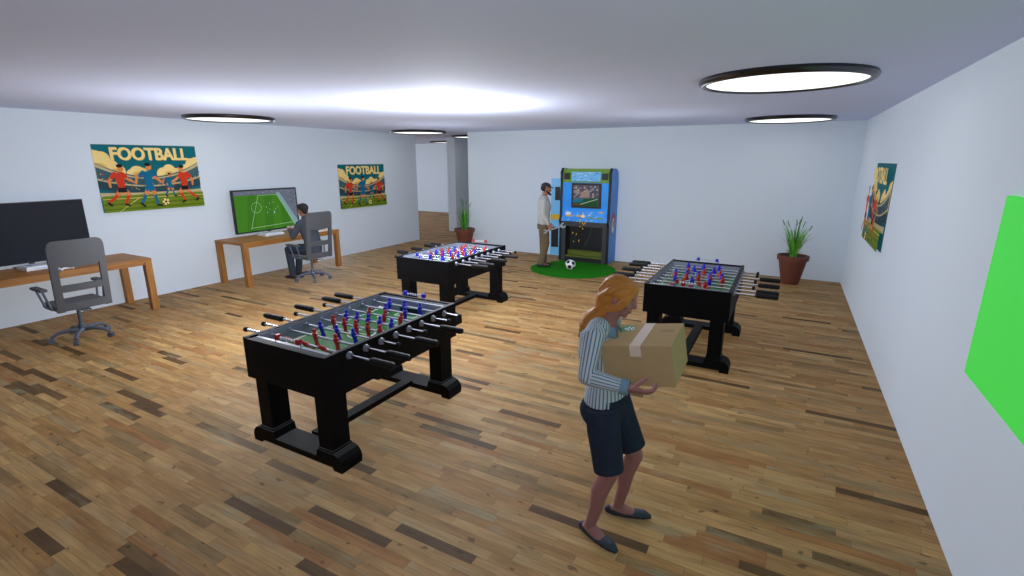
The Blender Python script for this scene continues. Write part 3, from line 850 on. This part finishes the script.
# sparks from the repair
SPK = mat('hot_spark', 'ffc850', emit=1.0)
bm = bmesh.new(); R = random.Random(9)
c0 = V((-3.86, 10.28, 1.05))
for k in range(15):
    a = R.uniform(0, 2*PI); sp = R.uniform(.03, .3); dz = R.uniform(-.75, .15)*(.3+sp*2.4)
    p = c0+V((math.cos(a)*sp, -abs(math.sin(a))*.25*sp, dz)); d = V((math.cos(a)*.25, 0, -1)).normalized()*R.uniform(.02, .05)
    loft(bm, [p, p+d*.6, p+d], [.0035, .006, .002], n=6)
loft(bm, [c0+V((-.05, 0, 0)), c0, c0+V((.05, 0, .01))], [.003, .013, .003], n=8)
loft(bm, [c0+V((0, 0, -.04)), c0, c0+V((0, 0, .08))], [.002, .01, .002], n=8)
tag(obj('sparks', bm, SPK), 'yellow sparks flying below the arcade screen', 'sparks', kind='stuff')

# ------------------------------------------------------------------ people
def hand(bm, wrist, d, n, s, curl=(.3, .45, .45), L=.175, th=.0, thumb=(.5, .5), spread=.04, k=1.0):
    """open hand: d towards the knuckles, n the way the palm faces, s towards the thumb; L whole length"""
    d, n, s = V(d).normalized(), V(n), V(s)
    n = (n-d*n.dot(d)).normalized(); s = (s-d*s.dot(d)-n*s.dot(n)).normalized()
    q = L/.175; wrist = V(wrist)
    pl = .085*q
    # palm
    loft(bm, [wrist-d*.012*q, wrist+d*.015*q, wrist+d*.05*q, wrist+d*pl], [(.024*q, .018*q), (.029*q, .016*q), (.038*q, .0145*q), (.037*q, .0115*q)], ref=s, n=14, dome=True)
    for i, (off, ln) in enumerate(((.027, .068), (.0095, .077), (-.008, .071), (-.0255, .056))):
        p = wrist+d*(pl-.006*q)+s*off*q
        dd = (d+s*(off*spread*30)).normalized()
        pts = [p]; a = 0
        for j, fr in enumerate((.45, .3, .25)):
            a += curl[j]*(1+.12*i)
            v = dd*math.cos(a)+n*math.sin(a)
            p = p+v*ln*q*fr; pts.append(p)
        loft(bm, pts, [.0088*q*k, .0085*q*k, .0077*q*k, .0062*q*k], ref=s, n=10, dome=True)
    p = wrist+d*.02*q+s*.022*q
    a = thumb[0]; v = (s*math.sin(a+.35)+d*math.cos(a+.35)+n*thumb[1]).normalized()
    p1 = p+v*.036*q; v2 = (v+d*.35+n*.1).normalized(); p2 = p1+v2*.032*q; p3 = p2+(v2+d*.2).normalized()*.024*q
    loft(bm, [p, p1, p2, p3], [.015*q, .0115*q, .0098*q, .0072*q], ref=n, n=10, dome=True)

def head_shape(bm, c, F, U, s=1., nose=1., ears=True):
    """c = middle of the head, F facing direction, U up; s = 1 for a 22.5 cm head"""
    F = V(F).normalized(); U = V(U); U = (U-F*U.dot(F)).normalized(); S = F.cross(U)
    M = Matrix((F, S, U)).transposed(); c = V(c)
    def E(p, r): ell(bm, c+M @ (V(p)*s), V(r)*s, M, u=28, v=18)
    E((-.015, 0, .03), (.097, .076, .085))            # cranium
    E((.02, 0, -.005), (.072, .066, .085))            # face
    E((.03, 0, -.058), (.055, .05, .045))             # jaw
    E((.068, 0, -.09), (.021, .024, .019))            # chin
    E((.074, 0, .035), (.02, .045, .018))             # brow
    for q in (-1, 1):
        E((.062, q*.04, -.02), (.025, .022, .022))    # cheek
        if ears: E((-.012, q*.076, -.005), (.017, .009, .03))
    # nose bridge, tip
    P = lambda *p: c+M @ (V(p)*s)
    loft(bm, [P(.082, 0, .028), P(.094, 0, .005), P(.11*nose, 0, -.022), P(.092, 0, -.034)], [(.008*s, .01*s), (.010*s, .011*s), (.0155*s, .010*s), (.014*s, .006*s)], ref=S, n=10, dome=True)
    E((.083, 0, -.052), (.0155, .024, .0065)); E((.081, 0, -.064), (.0155, .022, .007))   # lips
    return M, c
def eyes(parent, c, M, s, iris):
    for q in (-1, 1):
        bm = bmesh.new(); ell(bm, c+M @ (V((.064, q*.03, .012))*s), V((.0125, .0125, .0095))*s, M, u=14, v=10)
        ell(bm, c+M @ (V((.0735, q*.03, .012))*s), V((.0048, .0055, .0055))*s, M, mi=1, u=10, v=8)
        obj('eye', bm, [mat('eye_white', 'c8c4c0', .3), mat(iris, {'iris_brown': '2a1c14', 'iris_blue': '3a5468'}[iris], .3)], parent, smooth=True)
        bm = bmesh.new()
        P = lambda *p: c+M @ (V(p)*s)
        loft(bm, [P(.088, q*.014, .033), P(.084, q*.03, .039), P(.071, q*.046, .035)], [.0028*s, .0036*s, .002*s], n=6)
        obj('eyebrow', bm, BROW, parent, smooth=True)
BROW = mat('brow_hair', '3c2418', .9)

def stripes(o, fn):
    me = o.data; at = me.attributes.new('stripe', 'FLOAT', 'POINT')
    at.data.foreach_set('value', [fn(v.co) for v in me.vertices])
def axis_angle(p, a, b, ref):
    d = (b-a).normalized(); r = p-a; r = r-d*r.dot(d); s, u = frame(d, ref)
    return math.atan2(r.dot(u), r.dot(s)), r.length

# ---- woman carrying the cardboard box -----------------------------------------
SKIN_W = mat('skin_woman', '9c6c66', .55, spec=.3, noise=.04, nscale=30)
HAIR_W = mat('ginger_hair', 'b8762c', .5, spec=.4, noise=.25, nscale=14)
DENIM = mat('dark_denim', '2a3242', .85, spec=.1, noise=.22, nscale=26)
SHIRTM = attr_mat('striped_cotton', 'c4cacf', '64839a', lo=.5, hi=.8)
SHIRTP = mat('blue_cotton', '7896a8', .85, spec=.1, noise=.1, nscale=40)
FLAT = mat('dark_blue_leather', '1a2836', .5, noise=.1)
def woman():
    me0 = bmesh.new()
    ys = 2.675
    pel, wst, chs, nk = V((-.815, ys, .84)), V((-.825, ys, .98)), V((-.872, ys, 1.17)), V((-.822, ys, 1.345))
    hd = V((-.765, ys, 1.485)); F = V((.95, .10, -.36)); U = V((.33, 0, .94))
    shn, shf = V((-.855, ys-.16, 1.285)), V((-.855, ys+.16, 1.285))
    eln, elf = V((-.862, ys-.24, 1.075)), V((-.87, ys+.25, 1.05))
    wrn, wrf = V((-.612, 2.45, 1.05)), V((-.61, 2.9, 1.08))
    hpn, hpf = V((-.81, ys-.09, .80)), V((-.795, ys+.085, .80))
    knn, knf = V((-.735, 2.55, .43)), V((-.645, ys+.095, .46))
    ann, anf = V((-.822, 2.505, .085)), V((-.725, 2.765, .085))
    dn, df = V((.93, -.36, 0)).normalized(), V((.95, .30, 0)).normalized()
    Y = V((0, 1, 0))
    # skin: one continuous body
    b = me0
    loft(b, [pel-V((0, 0, .05)), pel+V((0, 0, .03)), wst, chs, chs+V((.0, 0, .09)), nk-V((.005, 0, .03))],
         [(.15, .10), (.155, .105), (.125, .085), (.14, .10), (.135, .085), (.06, .055)], ref=Y, n=18, dome=True)
    loft(b, [nk-V((.01, 0, .04)), nk+V((.01, 0, .02)), hd-V((.018, 0, .055))], [.056, .049, .05], n=14)
    M, c = head_shape(b, hd, F, U, .95, 1.0)
    for s_, e_, w_ in ((shn, eln, wrn), (shf, elf, wrf)):
        loft(b, [s_, s_.lerp(e_, .5), e_], [.047, .04, .034], n=12, dome=True)
        loft(b, [e_, e_.lerp(w_, .35), w_], [.035, .035, .0235], n=12, dome=True)
    for h_, k_, a_, d_ in ((hpn, knn, ann, dn), (hpf, knf, anf, df)):
        loft(b, [h_, h_.lerp(k_, .5), k_], [.085, .072, .053], n=14, dome=True)
        cf = k_.lerp(a_, .35)-V((.018, 0, 0))
        loft(b, [k_, cf, k_.lerp(a_, .7), a_], [.052, .054, .038, .033], n=14, dome=True)
        hl = a_-d_*.035-V((0, 0, .055)); toe = a_+d_*.165-V((0, 0, .07))
        loft(b, [hl+V((0, 0, .01)), a_+d_*.03-V((0, 0, .038)), a_+d_*.1-V((0, 0, .06)), toe], [(.028, .028), (.034, .042), (.037, .024), (.028, .013)], ref=V((-d_.y, d_.x, 0)), n=14, dome=True)
    # hands: palms under and against the sides of the box, fingers curling up
    hand(b, wrn+V((0, -.012, .004)), (.99, .0, .02), (-.05, .5, .86), (0, -.86, .5), (.3, .6, .62), thumb=(.1, 1.2), L=.185, k=1.18)
    hand(b, wrf, (.96, .02, .06), (-.1, -.62, .78), (.05, .45, .95), (.32, .42, .4), thumb=(.55, .45), L=.185)
    body = voxel(b, 'woman', .0045, SKIN_W, None, 4)
    tag(body, 'red-haired woman in striped shirt and denim shorts carrying a cardboard box', 'person')
    # eyes
    global BROW
    BROW = mat('ginger_brow', '7a4a22', .9); eyes(body, c, M, .95, 'iris_blue')
    bm = bmesh.new(); ell(bm, c+M @ (V((.086, 0, -.058))*.95), V((.0145, .021, .0075)), M, u=14, v=8); obj('lips', bm, mat('lips', '8c4c4c', .5), body, smooth=True)
    # hair: swept back, loose bun and a braid falling behind the shoulder
    S = M.col[1].copy(); Up = M.col[2].copy()
    P = lambda x, y, z: c+M @ V((x, y, z))
    bm = bmesh.new()
    ell(bm, P(-.022, 0, .036), (.098, .083, .086), M, u=28, v=18)
    ell(bm, P(.03, 0, .068), (.055, .056, .04), M)
    ell(bm, P(-.055, 0, -.012), (.07, .079, .085), M)
    ell(bm, P(-.06, 0, -.06), (.045, .06, .055), M)
    for q in (-1, 1):
        # locks drawn back from the hairline past the temple and ear to the nape
        loft(bm, [P(.066, q*.01, .082), P(.06, q*.048, .058), P(.045, q*.07, .01), P(.02, q*.076, -.035), P(-.03, q*.066, -.075)],
             [(.014, .010), (.02, .012), (.026, .012), (.024, .012), (.02, .014)], ref=Up, n=10, dome=True)
        loft(bm, [P(.05, q*.03, .098), P(-.01, q*.066, .085), P(-.06, q*.08, .03), P(-.095, q*.05, -.03)], [.012, .018, .02, .018], ref=Up, n=10, dome=True)
        loft(bm, [P(-.07, q*.03, .095), P(-.1, q*.035, .05), P(-.112, q*.025, -.0)], [.012, .016, .018], ref=Up, n=10, dome=True)
    nape = V((-.865, 2.665, 1.385))
    tail = [P(-.075, 0, -.03), nape, V((-.925, 2.645, 1.35)), V((-.955, 2.625, 1.30)), V((-.962, 2.615, 1.245))]
    loft(bm, tail, [.055, .05, .038, .03, .016], n=14, dome=True)
    hair = voxel(bm, 'hair', .004, HAIR_W, body, 3)
    # plait twisted round the gathered tail
    bm = bmesh.new()
    path = [P(-.02, -.088, .0), V((-.885, 2.60, 1.41)), V((-.93, 2.605, 1.365)), V((-.962, 2.60, 1.30)), V((-.968, 2.60, 1.235))]
    for k in range(17):
        f = k/16*4; i = min(3, int(f)); p = path[i].lerp(path[i+1], f-i); sg = 1 if k % 2 else -1
        t = (path[i+1]-path[i]).normalized()
        s_, u_ = frame(t, S)
        MM = Matrix((s_, u_, t)).transposed() @ Matrix.Rotation(sg*.6, 3, 'Y')
        r = .014*(1-.2*k/16); ell(bm, p+s_*sg*.006, (r, r*.9, r*1.6), MM, u=10, v=8)
    obj('braid', bm, HAIR_W, hair, smooth=True)
    # shirt: torso and sleeves, striped; collar and cuffs plain
    bm = bmesh.new()
    tor = [pel+V((-.005, 0, .01)), pel+V((-.005, 0, .08)), wst, chs-V((0, 0, .03)), chs+V((-.005, 0, .08)), nk-V((.015, 0, .045))]
    loft(bm, tor, [(.172, .122), (.165, .116), (.142, .104), (.16, .122), (.16, .105), (.075, .07)], ref=Y, n=22)
    ell(bm, chs+V((.045, -.06, .04)), (.06, .062, .06)); ell(bm, chs+V((.045, .06, .04)), (.06, .062, .06))
    arms = []
    for s_, e_, w_ in ((shn, eln, wrn), (shf, elf, wrf)):
        inn = V((s_.x, (s_.y+ys)/2, s_.z+.02))
        w2 = e_.lerp(w_, .84)
        loft(bm, [inn, s_, s_.lerp(e_, .5), e_], [(.066), (.061), (.053), (.046)], n=16, dome=True)
        loft(bm, [e_, e_.lerp(w2, .4), w2], [.047, .047, .037], n=16)
        arms.append((s_, e_, w2))
    sh = voxel(bm, 'shirt', .0045, SHIRTM, body, 5)
    def sfn(p):
        best = None
        for s_, e_, w_ in arms:
            for a, b_, r0 in ((s_, e_, .062), (e_, w_, .05)):
                d = (b_-a); t = (p-a).dot(d)/d.length_squared
                tt = min(max(t, 0), 1); dist = (p-(a+d*tt)).length-r0
                if best is None or dist < best[0]: best = (dist, a, b_)
        inarm = best[0] < .012 and abs(p.y-ys) > .125
        if inarm:
            th, r = axis_angle(p, best[1], best[2], V((0, 1, 0)) if best[1].z > 1.1 else V((0, 0, 1)))
            return .5+.5*math.sin(th*15)
        cx = -.84
        th = math.atan2((p.y-ys)/1.35, p.x-cx)
        return .5+.5*math.sin(th*38)
    stripes(sh, sfn)
    for s_, e_, w_ in ((shn, eln, wrn), (shf, elf, wrf)):
        bm = bmesh.new(); loft(bm, [e_.lerp(w_, .78), e_.lerp(w_, .95)], [.0445, .041], n=20); obj('cuff', bm, SHIRTP, sh, smooth=True, bevel=.004)
    bm = bmesh.new()     # open collar
    for q in (-1, 1):
        vs = []
        for k in range(7):
            a = PI-q*k/6*PI*.85; r = .064
            ctr = nk+V((-.006, 0, -.02-.035*(1+math.cos(a))/2))
            o1 = ctr+V((math.cos(a)*r, math.sin(a)*r, .015)); o2 = ctr+V((math.cos(a)*(r+.03), math.sin(a)*(r+.035), -.03-(.02 if k == 6 else 0)))
            o0 = ctr+V((math.cos(a)*(r-.004), math.sin(a)*(r-.004), -.03))
            vs.append([bm.verts.new(x) for x in (o0, o1, o2)])
        for a, b_ in zip(vs, vs[1:]):
            for j in (0, 1): bm.faces.new((a[j], a[j+1], b_[j+1], b_[j]))
    col_ = obj('collar', bm, SHIRTP, sh, smooth=True); m = col_.modifiers.new('s', 'SOLIDIFY'); m.thickness = .006; m.offset = 0
    # denim shorts
    bm = bmesh.new()
    loft(bm, [pel+V((-.0, 0, .045)), pel+V((-.01, 0, -.03)), pel+V((-.012, 0, -.11))], [(.158, .112), (.172, .128), (.168, .122)], ref=Y, n=22)
    ell(bm, pel+V((-.05, -.07, -.045)), (.085, .085, .09)); ell(bm, pel+V((-.05, .07, -.045)), (.085, .085, .09))
    for h_, k_ in ((hpn, knn), (hpf, knf)):
        e_ = h_.lerp(k_, .95 if h_ is hpn else .86)
        loft(bm, [h_+V((0, 0, .03)), h_.lerp(k_, .3), h_.lerp(k_, .65), e_], [(.095, .098), (.093, .101), (.086, .094), (.086, .09)], ref=Y, n=20)
    st = voxel(bm, 'denim_shorts', .005, DENIM, body, 4)
    bm = bmesh.new()
    loft(bm, [pel+V((-.0, 0, .012)), pel+V((0, 0, .052))], [(.167, .121), (.163, .117)], ref=Y, n=30); obj('waistband', bm, DENIM, st, smooth=True)
    # ballet flats
    for a_, d_ in ((ann, dn), (anf, df)):
        bm = bmesh.new(); sd = V((-d_.y, d_.x, 0))
        g = V((a_.x, a_.y, 0))
        loft(bm, [g-d_*.062+V((0, 0, .034)), g-d_*.03+V((0, 0, .031)), g+d_*.04+V((0, 0, .022)), g+d_*.11+V((0, 0, .026)), g+d_*.165+V((0, 0, .026)), g+d_*.197+V((0, 0, .018))],
             [(.024, .028), (.036, .03), (.039, .022), (.044, .025), (.039, .024), (.022, .014)], ref=sd, n=16, dome=True)
        for v in bm.verts: v.co.z = max(v.co.z, .003)
        so = voxel(bm, 'shoe', .004, FLAT, body, 3)
        for v in so.data.vertices:
            if v.co.z < .005: v.co.z = .001
    return body
woman()

def carried_box():
    # rests on the hands, tipped up a little away from the chest
    t = empty('cardboard_box', (-.605, 2.69, 1.17), label='taped cardboard box carried in the arms of the red-haired woman', cat='box')
    t.rotation_euler = (math.radians(3), math.radians(-9.5), 0)
    L, W, Hh = .19, .182, .115
    bm = bmesh.new(); box(bm, -L, L, -W, W, -Hh, Hh); obj('carton', bm, CARD, t, bevel=.003)
    # flap seam, tape
    bm = bmesh.new(); 
    x0, x1 = -.03, .03
    box(bm, x0, x1, -W-.0015, W+.0015, Hh, Hh+.0012)
    box(bm, x0, x1, -W-.0015, -W, Hh-.06, Hh+.0012); box(bm, x0, x1, W, W+.0015, Hh-.06, Hh+.0012)
    obj('tape', bm, TAPE, t)
    bm = bmesh.new(); box(bm, -.0008, .0008, -W, W, Hh, Hh+.0006); obj('flap_seam', bm, mat('seam', '6a5636', .9), t)
    ink = mat('grey_ink', '857258', .8)
    bm = bmesh.new()
    for i in range(9):
        u = .085+i*.0085
        box(bm, u, u+.0055, .035+(i % 3)*.004, .062-(i % 2)*.006, Hh, Hh+.0006)
    box(bm, .085, .16, .07, .076, Hh, Hh+.0006)
    obj('printed_mark', bm, ink, t)
    # round sticker with a football on green
    bm = bmesh.new()
    for r, z, m, cx, cy in ((.05, .0006, 0, 0, 0), (.03, .001, 1, .014, 0)):
        vs = [bm.verts.new((-.115+cx+r*math.cos(2*PI*k/24), .09+cy+r*math.sin(2*PI*k/24), Hh+z)) for k in range(24)]
        bm.faces.new(vs).material_index = m
    for k in range(6):
        a = k*1.257; q = 0 if k == 5 else .02
        vs = [bm.verts.new((-.101+q*math.cos(a)+.0075*math.cos(2*PI*j/6), .09+q*math.sin(a)+.0075*math.sin(2*PI*j/6), Hh+.0014)) for j in range(6)]
        bm.faces.new(vs).material_index = 2
    obj('sticker', bm, [mat('sticker_green', '2c8c50', .6), WHITE, RUBBER], t)
    return t
carried_box()

# ---- man in a cap with a wrench -------------------------------------------------
SKIN_M = mat('skin_man', 'a06e56', .6, spec=.25, noise=.05, nscale=30)
SWEAT = mat('light_grey_knit', 'b4b6b2', .9, spec=.1, noise=.08, nscale=20)
KHAKI = mat('khaki_trousers', '6c5e4a', .9, spec=.1, noise=.1, nscale=14)
DSHOE = mat('dark_shoe', '22242a', .6)
DHAIR = mat('dark_hair', '1e1a18', .7, noise=.2, nscale=30)
def standing_man():
    F = V((.88, .475, 0)).normalized(); S = V((F.y, -F.x, 0))   # S = his right (towards the camera)
    O = V((-4.47, 9.60, .013))
    Z = V((0, 0, 1))
    P = lambda f, s, z: O+F*f+S*s+Z*z
    b = bmesh.new()
    loft(b, [P(0, 0, .86), P(0, 0, .95), P(.0, 0, 1.08), P(.01, 0, 1.28), P(-.01, 0, 1.42), P(-.0, 0, 1.48)],
         [(.15, .1), (.155, .11), (.145, .1), (.17, .12), (.16, .1), (.06, .06)], ref=S, n=18, dome=True)
    loft(b, [P(-.01, 0, 1.43), P(.01, 0, 1.5), P(.02, 0, 1.56)], [.062, .055, .056], n=14)
    hd = P(.04, 0, 1.625)
    M, c = head_shape(b, hd, F-Z*.12, Z, 1., 1.02)
    arms = []
    for q in (1, -1):
        s_, e_, w_ = P(-.02, q*.19, 1.40), P(-.03, q*.235, 1.13), P(.09 if q > 0 else .12, q*.235, .9)
        arms.append((s_, e_, w_))
        loft(b, [s_, s_.lerp(e_, .5), e_], [.055, .047, .04], n=12, dome=True); loft(b, [e_, e_.lerp(w_, .4), w_], [.04, .038, .028], n=12, dome=True)
        if q > 0: hand(b, w_, (F*.25-Z*1.0), (F*.5-S*.5), (F*.9+S*.2), (.9, 1.0, .8), L=.19, thumb=(.35, .9))
        else: hand(b, w_, (F*.3-Z), -S*q, F, (.25, .3, .3), L=.19)
    legs = []
    for q in (1, -1):
        h_, k_, a_ = P(0, q*.09, .9), P(.02+.02*q, q*.1, .5), P(-.02-.03*q, q*.11, .09)
        legs.append((h_, k_, a_))
        loft(b, [h_, h_.lerp(k_, .5), k_], [.09, .078, .058], n=14, dome=True); loft(b, [k_, k_.lerp(a_, .35), a_], [.056, .056, .038], n=14, dome=True)
        loft(b, [a_-Z*.04-F*.03, a_-Z*.045+F*.06, a_-Z*.055+F*.15], [(.035, .04), (.042, .035), (.035, .02)], ref=S, n=12, dome=True)
    body = voxel(b, 'man', .006, SKIN_M, None, 4)
    tag(body, 'man in dark cap, light grey sweater and khaki trousers standing with a wrench', 'person')
    global BROW
    BROW = DHAIR; eyes(body, c, M, 1., 'iris_brown')
    # beard, hair, cap
    bm = bmesh.new(); H = lambda x, y, z: c+M @ V((x, y, z))
    loft(bm, [H(-.0, .072, -.02), H(.045, .058, -.065), H(.088, .03, -.09), H(.098, 0, -.098), H(.088, -.03, -.09), H(.045, -.058, -.065), H(-.0, -.072, -.02)], [.01, .02, .022, .024, .022, .02, .01], n=10, dome=True)
    obj('beard', bm, DHAIR, body, smooth=True)
    bm = bmesh.new(); ell(bm, H(-.035, 0, .02), (.086, .081, .075), M); obj('hair', bm, DHAIR, body, smooth=True)
    bm = bmesh.new()
    ell(bm, H(-.012, 0, .06), (.106, .088, .078), M, u=26, v=16)
    g = [v for v in bm.verts if (M.transposed() @ (v.co-c)).z < .045]
    bmesh.ops.delete(bm, geom=g, context='VERTS')
    rim = [e for e in bm.edges if len(e.link_faces) == 1]
    bmesh.ops.edgeloop_fill(bm, edges=rim)
    CAPM = mat('dark_cap', '2c3038', .8)
    cap = obj('cap', bm, CAPM, body, smooth=True)
    bm = bmesh.new()
    loft(bm, [H(.06, 0, .05), H(.11, 0, .048), H(.138, 0, .04), H(.148, 0, .036)], [(.075, .014), (.07, .011), (.05, .009), (.03, .006)], ref=M.col[1].copy(), n=16); obj('cap_peak', bm, CAPM, cap, smooth=True)
    # sweater
    bm = bmesh.new()
    loft(bm, [P(0, 0, .90), P(0, 0, .97), P(.0, 0, 1.1), P(.012, 0, 1.28), P(-.01, 0, 1.42), P(0, 0, 1.495)], [(.178, .13), (.18, .132), (.17, .125), (.19, .14), (.175, .115), (.072, .07)], ref=S, n=20)
    for s_, e_, w_ in arms:
        loft(bm, [s_.lerp(P(0, 0, 1.4), .4)+Z*.02, s_, s_.lerp(e_, .5), e_], [.075, .072, .062, .056], n=14, dome=True); loft(bm, [e_, e_.lerp(w_, .5), e_.lerp(w_, .95)], [.056, .05, .04], n=14)
    voxel(bm, 'sweater', .007, SWEAT, body, 5)
    bm = bmesh.new()
    loft(bm, [P(0, 0, .96), P(-.01, 0, .88), P(-.01, 0, .8)], [(.165, .118), (.178, .13), (.17, .125)], ref=S, n=20)
    for h_, k_, a_ in legs:
        loft(bm, [h_, h_.lerp(k_, .5), k_, k_.lerp(a_, .5), a_-Z*.02], [.102, .095, .082, .077, .074], n=16)
    voxel(bm, 'trousers', .007, KHAKI, body, 5)
    for h_, k_, a_ in legs:
        bm = bmesh.new(); g = V((a_.x, a_.y, 0))
        loft(bm, [g-F*.06+Z*.05, g+Z*.055, g+F*.09+Z*.045, g+F*.17+Z*.035], [(.036, .04), (.043, .045), (.048, .036), (.04, .024)], ref=S, n=16, dome=True)
        for v in bm.verts: v.co.z = max(v.co.z, .0135)
        obj('shoe', bm, DSHOE, body, smooth=True)
    w_ = arms[0][2]
    return w_ + (F*.25-Z).normalized()*.085 + F*.03, F, S
wr, Fm, Sm = standing_man()
def wrench(c, F, S):
    """large open-ended wrench, lying in the hand and pointing forward-up"""
    STEEL = mat('brushed_steel', 'b4bcc6', .35, metal=.6)
    d = (F*.95+V((0, 0, .33))).normalized(); up = S.cross(d).normalized()
    if up.z < 0: up = -up
    def jaw(sg, r, op, tilt):
        pts = []
        for k in range(15):
            a = .55+(2*PI-1.1)*k/14; pts.append((r*math.cos(a), r*math.sin(a)))
        pts += [(r*.15, -r*.42), (-r*.15, -r*.3), (-r*.15, r*.3), (r*.15, r*.42)]
        ct, s_ = math.cos(tilt), math.sin(tilt)
        return [((x*ct-y*s_)*sg, x*s_+y*ct) for x, y in pts]
    t = bmesh.new()
    half = .17
    f = lambda a, b, y: c+d*(a+.06)+up*b+S*y
    prism(t, [(-half, -.014), (half, -.017), (half, .017), (-half, .014)], -.006, .006, f)
    for sg, r, x in ((1, .058, half+.03), (-1, .04, -half-.02)):
        prism(t, [(a+x, b) for a, b in jaw(sg, r, .4, .3)], -.009, .009, f)
    o = obj('wrench', t, STEEL, bevel=.002)
    tag(o, 'big steel open-ended wrench in the hand of the man by the arcade machine', 'tool')
wrench(wr, Fm, Sm)

# ---- seated gamer -----------------------------------------------------------------
JACKET = mat('dark_grey_jacket', '4a505a', .9, spec=.1, noise=.15, nscale=16)
JEANS = mat('grey_blue_trousers', '39414e', .9, spec=.1, noise=.15, nscale=16)
def gamer():
    F = V((-.995, -.08, 0)).normalized(); S = V((F.y, -F.x, 0)); Z = V((0, 0, 1))     # S = his right
    O = V((-7.83, 6.37, 0))
    P = lambda f, s, z: O+F*f+S*s+Z*z
    b = bmesh.new()
    hips, mid, chs, nk = P(-.08, 0, .6), P(-.07, 0, .78), P(-.0, 0, .98), P(.045, 0, 1.15)
    loft(b, [hips-Z*.05, hips+Z*.05, mid, chs, P(.02, 0, 1.1), nk], [(.15, .12), (.155, .12), (.14, .105), (.165, .115), (.15, .09), (.06, .06)], ref=S, n=18, dome=True)
    loft(b, [P(.035, 0, 1.12), P(.06, 0, 1.19), P(.075, 0, 1.25)], [.06, .054, .055], n=12)
    hd = P(.10, 0, 1.325)
    M, c = head_shape(b, hd, F-Z*.1, Z, .98)
    arms = []
    for q in (1, -1):
        s_, e_, w_ = P(.02, q*.18, 1.08), P(.13, q*.25, .86), P(.36, q*.1, .955)
        arms.append((s_, e_, w_))
        loft(b, [s_, s_.lerp(e_, .5), e_], [.052, .045, .038], n=12, dome=True); loft(b, [e_, e_.lerp(w_, .4), w_], [.038, .036, .026], n=12, dome=True)
        hand(b, w_, F-S*q*.25+Z*.15, -S*q-Z*.3, Z+F*.2, (.5, .6, .5), L=.18, thumb=(.4, .5))
    legs = []
    for q in (1, -1):
        h_, k_, a_ = P(-.05, q*.09, .58), P(.42, q*.13, .575), P(.38+(q > 0)*.12, q*.13, .1)
        legs.append((h_, k_, a_))
        loft(b, [h_, h_.lerp(k_, .5), k_], [.088, .076, .058], n=14, dome=True); loft(b, [k_, k_.lerp(a_, .35), a_], [.056, .054, .038], n=14, dome=True)
        loft(b, [a_-Z*.04-F*.03, a_-Z*.045+F*.06, a_-Z*.06+F*.15], [(.035, .04), (.042, .035), (.035, .02)], ref=S, n=12, dome=True)
    body = voxel(b, 'person', .006, SKIN_M, None, 4)
    tag(body, 'dark-haired person in grey jacket seated and playing at the lit screen', 'person')
    eyes(body, c, M, .98, 'iris_brown')
    H = lambda x, y, z: c+M @ V((x, y, z))
    bm = bmesh.new(); ell(bm, H(-.028, 0, .04), (.1, .086, .085), M, u=24, v=16); ell(bm, H(.03, 0, .085), (.055, .06, .033), M); ell(bm, H(-.06, 0, -.02), (.05, .06, .06), M)
    voxel(bm, 'hair', .006, DHAIR, body, 3)
    bm = bmesh.new()
    loft(bm, [hips-Z*.03, hips+Z*.06, mid, chs, P(.02, 0, 1.1), P(.045, 0, 1.175)], [(.17, .14), (.178, .142), (.165, .13), (.19, .135), (.17, .11), (.075, .072)], ref=S, n=20, dome=True)
    for s_, e_, w_ in arms:
        loft(bm, [s_.lerp(P(.02, 0, 1.08), .4)+Z*.02, s_, s_.lerp(e_, .5), e_], [.072, .07, .06, .053], n=14, dome=True); loft(bm, [e_, e_.lerp(w_, .5), e_.lerp(w_, .95)], [.054, .048, .038], n=14)
    voxel(bm, 'jacket', .007, JACKET, body, 5)
    bm = bmesh.new()
    loft(bm, [hips+Z*.03, hips-Z*.05], [(.165, .135), (.165, .13)], ref=S, n=18, dome=True)
    for h_, k_, a_ in legs:
        loft(bm, [h_, h_.lerp(k_, .5), k_], [.1, .09, .074], n=16, dome=True); loft(bm, [k_, k_.lerp(a_, .5), a_-Z*.01], [.073, .066, .06], n=16)
    voxel(bm, 'trousers', .007, JEANS, body, 5)
    for h_, k_, a_ in legs:
        bm = bmesh.new(); g = V((a_.x, a_.y, 0))
        loft(bm, [g-F*.06+Z*.05, g+Z*.055, g+F*.09+Z*.045, g+F*.17+Z*.035], [(.036, .04), (.043, .045), (.048, .036), (.04, .024)], ref=S, n=16, dome=True)
        for v in bm.verts: v.co.z = max(v.co.z, .002)
        obj('shoe', bm, DSHOE, body, smooth=True)
    return P(.44, 0, .965), F
gp, gf = gamer()
gamepad(gp, (0, -.5, math.atan2(-gf.y, -gf.x)), 'white gamepad held in the hands of the seated person')
